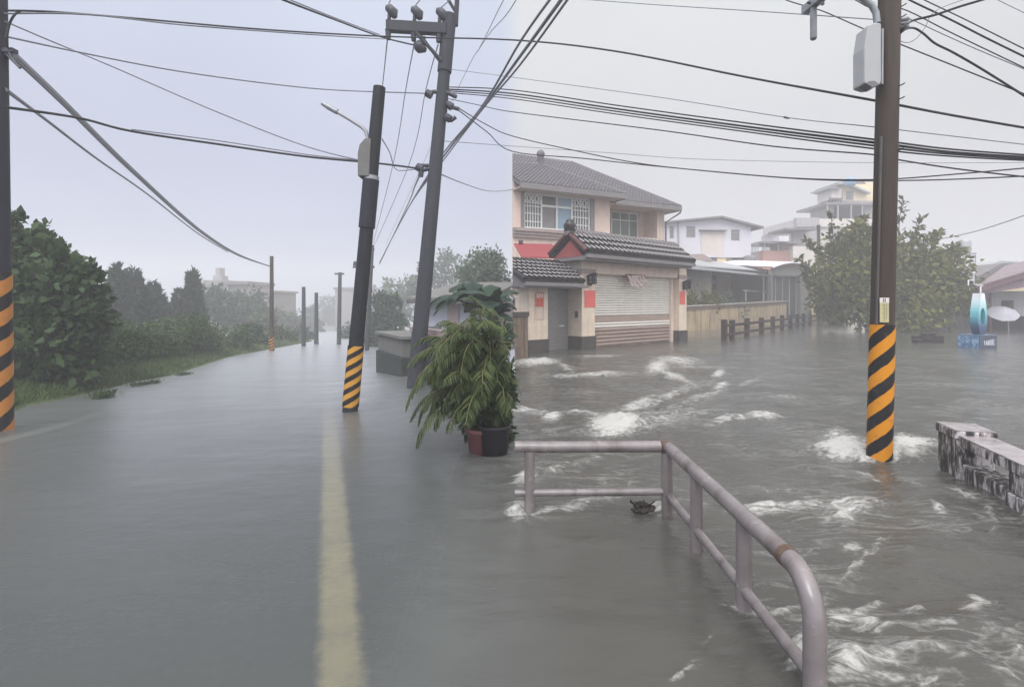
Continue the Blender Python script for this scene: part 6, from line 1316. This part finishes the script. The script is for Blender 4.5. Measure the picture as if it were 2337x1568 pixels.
# ---- palms and pots in the right corner of the road
def frond(P, D, base, dr, length, droop, nl, ll, seed, flat=0.0, stem=None):
    g = rng(seed); d = Vector(dr).normalized(); p = Vector(base); step = length / nl; pts = [tuple(p)]; side = d.cross(Vector((0, 0, 1)))
    side = side.normalized() if side.length > .1 else Vector((1, 0, 0))
    for k in range(nl):
        d = (d + Vector((0, 0, -droop * (k / nl) ** 1.2 / nl * 6))).normalized(); p = p + d * step; pts.append(tuple(p)); f = k / nl
        if f < .15: continue
        L = ll * (math.sin(math.pi * min(1, .18 + .82 * f)) ** .6) * (.9 + .2 * g.random())
        for s in (1, -1):
            dd = side * s * .9 + d * .75 + Vector((0, 0, -.28 - .25 * g.random())); P.append(tuple(p)); D.append((*dd.normalized(), L))
    if stem is not None: stem.tube(pts, [.009 * (1 - .8 * i / nl) + .002 for i in range(nl + 1)], 5)
def palm(name, c, specs, m, label, cat, seed, leaf_aspect=.10, stem_m='stem', group=None):
    t = thing(name, c, label, cat, group); P, D = [], []; st = MB()
    for i, (dx, dy, dz, L, dr, ll, b) in enumerate(specs): frond(P, D, (c[0] + b[0], c[1] + b[1], c[2] + b[2]), (dx, dy, dz), L, dr, 26, ll, seed + i, stem=st)
    P, D = np.array(P), np.array(D); k = np.maximum(P[:, 0], P[:, 0] + D[:, 0] * D[:, 3]) < -.005; P, D = P[k], D[k]; L = D[:, 3]; o = leaf_mesh_var('fronds', P, D[:, :3], L, m, t, seed, leaf_aspect); st.build('stalks', M[stem_m], t); return t
def leaf_mesh_var(name, P, D, L, m, par, seed, aspect):
    off = np.array(par.location); n = len(P); g = rng(seed); up = np.array([0, 0, 1.0]); S = np.cross(D, up + g.normal(size=(n, 3)) * .3); S /= np.linalg.norm(S, axis=1, keepdims=True); W = (np.maximum(L, .12) * aspect)[:, None]; L = L[:, None]
    a = P; b = P + D * L * .35 + S * W * .5; c = P + D * L * .75 + np.array([0, 0, -.12]) * L + S * W * .35; e = P + D * L + np.array([0, 0, -.35]) * L; d = c - S * W * .7; f = b - S * W
    V = (np.stack([a, b, c, e, d, f], 1) - off).reshape(-1, 3); me = bpy.data.meshes.new(name); me.vertices.add(6 * n); me.vertices.foreach_set('co', V.astype(np.float32).ravel()); fs = np.concatenate([[[6 * i, 6 * i + 1, 6 * i + 5, 6 * i + 5]] for i in range(0)]) if False else None
    me.clear_geometry(); me.from_pydata([tuple(v) for v in V], [], [x for i in range(n) for x in ((6 * i, 6 * i + 1, 6 * i + 5), (6 * i + 1, 6 * i + 2, 6 * i + 4, 6 * i + 5), (6 * i + 2, 6 * i + 3, 6 * i + 4))]); me.update(); me.materials.append(M[m])
    o = bpy.data.objects.new(name, me); COL.objects.link(o); o.parent = par; return o
pc = Vector(onw(1106, 1026)); g = rng(90)
pot = MB(); pot.lathe(tuple(pc), [(0, -.1), (.15, -.1), (.185, .19), (.205, .20), (.205, .235), (.18, .235), (.16, .2), (0, .2)], 24); pt = pot.build('flower_pot', M['terracotta']); rebase(pt, pc); tag(pt, 'dull red flower pot under the arching palm, standing in water', 'flower pot')
bc_ = Vector(onw(1140, 1034)); bc_.x = min(bc_.x, -.175); bp_ = MB().lathe(tuple(bc_), [(0, -.1), (.12, -.1), (.15, .25), (.165, .26), (.165, .29), (.15, .29), (.13, .25), (0, .25)], 22).build('black_pot', M['pot_black']); rebase(bp_, bc_); tag(bp_, 'black pot beside the dull red one at the water edge', 'flower pot')
sp_ = []
for i in range(110):
    a = R(95 + 215 * g.random()) if i % 4 else R(360 * g.random()); el = .35 + 2.0 * g.random(); L = (.50 + .42 * g.random()) * (1.0 if math.cos(a) < .3 else .6)
    sp_.append((math.cos(a), math.sin(a) * .8, el, L, .60 + .55 * g.random(), .17, (g.normal() * .06, g.normal() * .05, .34 + .62 * g.random())))
for i in range(26):
    a = R(130 + 120 * g.random()); sp_.append((math.cos(a), math.sin(a) * .7, .15 + .55 * g.random(), .62 + .35 * g.random(), .7 + .5 * g.random(), .15, (g.normal() * .05, g.normal() * .04, .40 + .50 * g.random())))
palm('potted_palm', (pc.x + .05, pc.y, pc.z), sp_, 'leaf_palm', 'bushy yellow green palm arching out of the dull red pot', 'palm', 400, .14)
dk = [pb(1105, 920, 54, pc.y + .16), pb(1135, 880, 44, pc.y + .18), pb(1095, 850, 40, pc.y + .2), pb(1085, 960, 30, pc.y + .1), pb(1128, 975, 30, pc.y + .15)]
P, D = blob_leaves(dk, 3200, 91, .1, .28); o = thing('dark_shrub', bc_ + Vector((0, 0, .34)), 'dark leafy plant in the black pot behind the palm fronds', 'plant'); k = P[:, 0] < -.01; leaf_mesh('foliage', P[k], D[k], .10, 'leaf_big', o, 92, .5); tb = MB()
for c, r in dk: tb.tube([tuple(bc_ + Vector((0, 0, .3))), c], .012, 5)
tb.build('stems', M['bark'], o)
# broad leaved plant (banana like) behind
def broad_leaf(mb, base, dr, L, W, droop, seed):
    g = rng(seed); d = Vector(dr).normalized(); p = Vector(base); vs, n = [], 14
    for k in range(n + 1):
        f = k / n; side = d.cross(Vector((0, 0, 1))).normalized(); w = W * (math.sin(math.pi * min(1, f * .92 + .06)) ** .7) * (1 if k % 3 else .82); up = side.cross(d).normalized()
        vs += [tuple(p - side * w - up * w * .35), tuple(p), tuple(p + side * w - up * w * .35)]
        d = (d + Vector((0, 0, -droop / n * (.4 + 1.4 * f)))).normalized(); p = p + d * L / n
    mb.add(vs, [x for k in range(n) for x in ((3 * k, 3 * k + 1, 3 * k + 4, 3 * k + 3), (3 * k + 1, 3 * k + 2, 3 * k + 5, 3 * k + 4))], True)
for j, (x, yb, Y, n, ls, lab) in enumerate(((1080, 860, 12.5, 17, 1.5, 'dark broad leaved banana plant behind the potted palm, nearer the house'), (1130, 880, 10.5, 14, 1.2, 'dark broad leaved banana plant nearest the potted palm'))):
    b = Vector(pix(x, yb, Y)); b.z = float(wz(b.x, Y)); zt = pix(x, 672, Y)[2]; t = thing('banana_plant', b, lab, 'banana plant', 'broad leaved plants at the house corner'); lv = MB(); g = rng(500 + j)
    for i in range(n):
        a = R(360 * i / n * 2.4 + 20 * g.random()); cx = math.cos(a); L = ls * (.8 + .4 * g.random()) * (1 if cx < .25 else .45); broad_leaf(lv, (b.x, b.y, zt - .5 + .5 * g.random()), (cx, math.sin(a) * .8, .5 + .7 * g.random()), L, .20 + .06 * g.random(), 1.5 + .6 * g.random(), 510 + i)
    lv.build('leaves', M['leaf_banana'], t); MB().tube([(b.x, b.y, b.z - .3), (b.x, b.y, zt)], [.11, .07], 10).build('stalk', M['stem'], t)
low = [pb(x, y, r, 10.0) for x, y, r in ((1060, 800, 26), (1100, 790, 34), (1135, 770, 30), (1075, 840, 26), (1040, 830, 22), (1135, 830, 24))]
P, D = blob_leaves(low, 3600, 95, .1, .28); b = Vector(pix(1095, 880, 10)); b.z = float(wz(b.x, 10)); o = thing('garden_bush', b, 'mid green bush between the dark fence and the potted palm', 'bush'); leaf_mesh('foliage', P[P[:, 0] < -.02], D[P[:, 0] < -.02], .13, 'leaf_mid', o, 96, .5); tb = MB()
for c, r in low: tb.tube([tuple(b - Vector((0, 0, .3))), c], .02, 5)
tb.build('stems', M['bark'], o)
# ================================================================== overhead wires
def wire(pts, w, label, m='cable', group='overhead wires', name='overhead_wire', cat='wire', sub=6):
    """pts: (column, row, distance) hung through the air; smoothed; w is the thickness in photo units at mid span"""
    P = [np.array(pix(*p)) for p in pts]; out = []
    for i in range(len(P) - 1):
        a, b, c, d = P[max(i - 1, 0)], P[i], P[i + 1], P[min(i + 2, len(P) - 1)]
        for k in range(sub):
            t = k / sub; out.append(.5 * ((2 * b) + (-a + c) * t + (2 * a - 5 * b + 4 * c - d) * t * t + (-a + 3 * b - 3 * c + d) * t ** 3))
    out.append(P[-1])
    def leaves_frame(p): return p[0] < 0 or p[0] > 2337 or p[1] < 0
    if leaves_frame(pts[-1]): d = out[-1] - out[-2]; out.append(out[-1] + d / np.linalg.norm(d) * 22)
    if leaves_frame(pts[0]): d = out[0] - out[1]; out.insert(0, out[0] + d / np.linalg.norm(d) * 22)
    r = w * .5 * float(np.median([p[2] for p in pts])) / F
    o = MB().tube([tuple(p) for p in out], r, 7).build(name, M[m]); c = out[len(out) // 2]; rebase(o, tuple(c)); return tag(o, label, cat, group)
YL, YT, YR = lb_.y, tY, Yp + .25
# crossing wires that run from the left pole over the road to the right pole and beyond
wire([(14, 25, YL), (120, 28, YL), (300, 42, 7.6), (600, 68, 8.3), (880, 84, 9), (1169, 92, 8.6), (1400, 117, 7.6), (1700, 176, 6.5), (1995, 230, YR), (2180, 265, 5.5), (2420, 306, 5.4)], 4.6, 'thick upper wire from the left striped pole past the cross arm to the right')
wire([(10, 32, YL), (200, 34, YL), (420, 58, 7.9), (700, 79, 8.6), (878, 90, 11.4)], 3, 'second strand just under the thick upper wire on the left', 'cable_grey')
wire([(17, 110, YL - .05), (16, 85, YL - .1), (22, 55, YL - .1), (34, 34, YL - .1), (46, 27, YL)], 5, 'short cable loop rising beside the left striped pole', name='cable_loop', cat='cable')
wire([(12, 84, YL), (200, 124, 7.6), (400, 162, 8.4), (600, 190, 9.3), (760, 206, 10.2), (978, 214, YT - .05)], 3.0, 'faint wire from the left pole to the spreader bracket', 'cable_grey')
wire([(12, 50, YL), (120, 96, 7.3), (250, 150, 7.6), (500, 258, 8.0), (700, 335, 8.4), (845, 372, mb_.y)], 3.0, 'faint sloping wire from the left pole down to the lamp post box', 'cable_grey')
for i, (dy, w_) in enumerate(((0, 4.5), (6, 3), (-6, 3))):
    wire([(30, 126 + dy, YL), (150, 240 + dy, 9.5), (300, 388 + dy * .8, 14), (450, 522 + dy * .5, 20), (540, 580 + dy * .3, 24), (622, 610, 27)], w_, ['middle strand of the cable bunch running down the left verge', 'lowest strand of the cable bunch running down the left verge', 'uppermost strand of the cable bunch running down the left verge'][i], 'cable_grey')
wire([(12, 205, YL), (110, 278, 9.5), (220, 362, 13), (340, 446, 17.5), (450, 532, 23), (520, 575, 27)], 4.0, 'single wire under the cable bunch down the left verge', 'cable_grey')
wire([(10, 245, YL), (180, 270, 7.3), (300, 300, 7.7), (500, 330, 8.4), (700, 358, 8.9), (860, 373, 9.6), (962, 386, YT - .06)], 5.0, 'thick lower wire from the left pole behind the lamp post box')
wire([(300, 296, 7.75), (500, 322, 8.4), (700, 353, 8.9), (820, 366, 9.3)], 2.4, 'thin strand lashed above the thick lower wire', 'cable_grey')
wire([(540, -45, 5.4), (640, -2, 6), (760, 44, 7.6), (870, 85, 9.6), (946, 104, YT - .1)], 4.2, 'wire coming down from the upper left to the guy insulator')
wire([(646, -6, 6), (760, 40, 7.6), (866, 80, 9.6)], 2.4, 'thin strand beside the wire to the guy insulator', 'cable_grey')
for i, x in enumerate((884, 946, 1000)):
    wire([(x, 92 + 5 * i, YT - .1), (x - 12 - 8 * i, 205, 14), (x - 32 - 18 * i, 380, 20), (846 + 3 * i, 565, 32)], 1.7, ['thin wire from the outer hanging insulator to the far pole', 'thin wire from the middle hanging insulator to the far pole', 'thin wire from the inner hanging insulator to the far pole'][i], 'cable_grey')
for i, (x1, y1, x2) in enumerate(((1190, 92, 1000), (1188, 128, 1004), (1186, 150, 1008))):
    wire([(x1 + 120, y1 - 165, 6.0), (x1, y1, 8), (1098, 246 + 4 * i, 10.5), (x2, 366 + 3 * i, 15), (930, 478, 22), (866, 600, 34)], (3.5, 4.5, 3)[i], ['steep wire along the right verge, uppermost of three', 'steep wire along the right verge, middle of three', 'steep wire along the right verge, lowest of three'][i], 'cable_grey')
for i, (x1, y1) in enumerate(((1150, 0), (1165, 22))):
    wire([(1230 + 10 * i, -130, 6), (x1, y1, 9), (1100 - 2 * i, 100 + 6 * i, 13), (1030, 235, 20), (880, 560, 40)], 1.5, ['hair thin steep wire left of the verge bunch', 'hair thin steep wire nearest the verge bunch'][i], 'cable_grey')
wire([(872, 318, mb_.y), (890, 350, 9.4), (905, 388, 10.5), (953, 386, YT - .06)], 2.2, 'thin wire from the lamp post side to the wire clamp', 'cable_grey')
wire([(958, 400, YT), (945, 430, 14), (925, 480, 20), (866, 604, 34)], 2.6, 'wire from the wire clamp into the misty distance', 'cable_grey')
# from the cross-arm pole to the right
wire([(1020, 158, YT), (1100, 168, 10.5), (1169, 177, 9.6), (1500, 222, 7.2), (1790, 268, 6.1), (1990, 290, YR), (2180, 312, 5.6), (2420, 340, 5.4)], 1.8, 'thin wire with a bird clip passing the pole under the upper wire', 'cable_grey')
for i, (dy, w_, a, b_) in enumerate(((0, 3.4, 206, 319), (8, 4.6, 214, 326), (14, 3.6, 220, 333), (20, 3.0, 226, 340))):
    wire([(1014, 199 + dy * .6, YT), (1169, a, 9.8), (1400, 240 + dy, 8.2), (1700, 281 + dy, 6.8), (1995, b_, YR + .05 * i), (2180, 342 + dy * .8, 5.8), (2430, 360 + dy * .55, 5.6)], w_, ['uppermost cable of the thick black bundle behind the right pole', 'thickest second cable of the black bundle behind the right pole', 'third cable down in the black bundle behind the right pole', 'lowest cable of the thick black bundle behind the right pole'][i])
wire([(1014, 224, YT), (1100, 242, 10), (1169, 256, 8.6), (1500, 297, 6.6), (1760, 334, 5.6), (1990, 353, 4.95), (2055, 366, 4.9), (2200, 388, 4.8), (2430, 414, 4.7)], 3.0, 'single wire crossing in front of the brown pole below the bundle')
wire([(1044, 246, YT), (1110, 285, 11.4), (1169, 311, 11.2), (1320, 346, 10.6), (1470, 375, 10), (1650, 394, 9.4), (1830, 408, 8.8), (2010, 410, 8.2), (2180, 398, 7.7), (2430, 376, 7.2)], 2.6, 'sagging wire that rises again toward the right edge')
wire([(1046, 252, YT), (1112, 302, 11.5), (1169, 346, 11.3), (1330, 362, 10.7), (1500, 380, 10.1), (1830, 409, 9), (2100, 412, 8.2), (2430, 398, 7.4)], 2.6, 'lowest sagging wire touching the far yellow building top')
wire([(1006, 322, YT), (1169, 334, 12.5), (1400, 350, 12.4), (1600, 364, 12.2), (2000, 372, 12), (2430, 371, 12)], 1.3, 'faint far wire running almost level above the houses', 'cable_grey')
wire([(996, 394, YT), (1060, 420, 15), (1112, 436, 18.5), (1150, 436, 21), (1172, 432, 22.0)], 1.8, 'thin service wire sagging to the cream house wall', 'cable_grey')
# around the right pole
wire([(1240, -10, 9), (1340, 0, 8.6), (1500, 12, 7.6), (1750, 28, 6.5), (1990, 45, 5.6), (2010, 46, 5.45)], 1.8, 'thin top wire running to the brown pole behind the hanging tube', 'cable_grey')
wire([(1700, -35, 6.6), (1797, 2, 6.4), (1850, 18, 6.3), (1882, 28, 6.2), (1960, 62, 5.9), (2030, 92, 5.6), (2060, 104, 5.5), (2180, 152, 5.3), (2420, 248, 5.0)], 2.6, 'wire over the cross arm end passing behind the pale box')
wire([(1900, -25, 6.2), (1950, 0, 6.0), (1992, 20, 5.8), (2056, 20, 5.6), (2180, 80, 5.4), (2420, 195, 5.1)], 2.4, 'wire from beside the bent pipe to the right edge')
wire([(2030, -25, 5.9), (2078, 2, 5.8), (2170, 46, 5.7), (2260, 92, 5.6), (2420, 170, 5.4)], 4.0, 'thick steep wire right of the brown pole, crossing the black cable')
wire([(2060, -25, 6.4), (2112, 2, 6.3), (2200, 44, 6.2), (2337, 112, 6.0), (2420, 152, 5.9)], 2.6, 'steep wire furthest right of the steep group by the pole')
wire([(2060, 46, Yp), (2076, 44, 5.2), (2150, 78, 5.2), (2250, 122, 5.1), (2420, 192, 5.0)], 2.0, 'thin wire leaving the side insulators to the right', 'cable_grey')
wire([(2054, 78, Yp - .05), (2066, 68, Yp - .08), (2086, 65, 5.1), (2108, 78, 5.1), (2134, 100, 5.05), (2174, 120, 5.0), (2240, 158, 4.95), (2337, 219, 4.85), (2420, 272, 4.8)], 4.8, 'thick black cable bending down from the side insulators', cat='cable')
wire([(2054, 74, Yp - .05), (2064, 60, Yp - .08), (2086, 47, 5.1), (2134, 35, 5.05), (2190, 16, 5.0), (2250, -2, 4.95), (2330, -28, 4.9)], 5.4, 'thick black cable rising to the upper right from the insulators', cat='cable')
wire([(2052, 94, Yp - .02), (2072, 98, 5.2), (2092, 88, 5.2), (2112, 62, 5.2), (2124, 36, 5.2), (2150, 18, 5.2), (2200, 0, 5.2), (2240, -14, 5.2)], 1.5, 'thin looping wire around the thick cables at the pole', 'cable_grey', name='cable_loop', cat='cable')
wire([(2230, -26, 6.5), (2276, 0, 6.5), (2337, 30, 6.4), (2420, 70, 6.3)], 1.6, 'short thin wire in the top right corner', 'cable_grey')
wire([(2100, 552, 29), (2150, 545, 28), (2220, 530, 26), (2280, 512, 24), (2337, 492, 22), (2420, 460, 20)], 2.0, 'lone wire rising from the leafy tree to the right edge', 'cable_grey')
wc = Vector(pix(1794, 269, 6.1)); o = MB().tube([tuple(wc + Vector((-.03, 0, .008))), tuple(wc), tuple(wc + Vector((.04, 0, -.012)))], [.008, .014, .006], 7).build('wire_clip', M['cable']); rebase(o, wc); tag(o, 'tiny dark clip hanging on the thin wire left of the pole', 'clip')
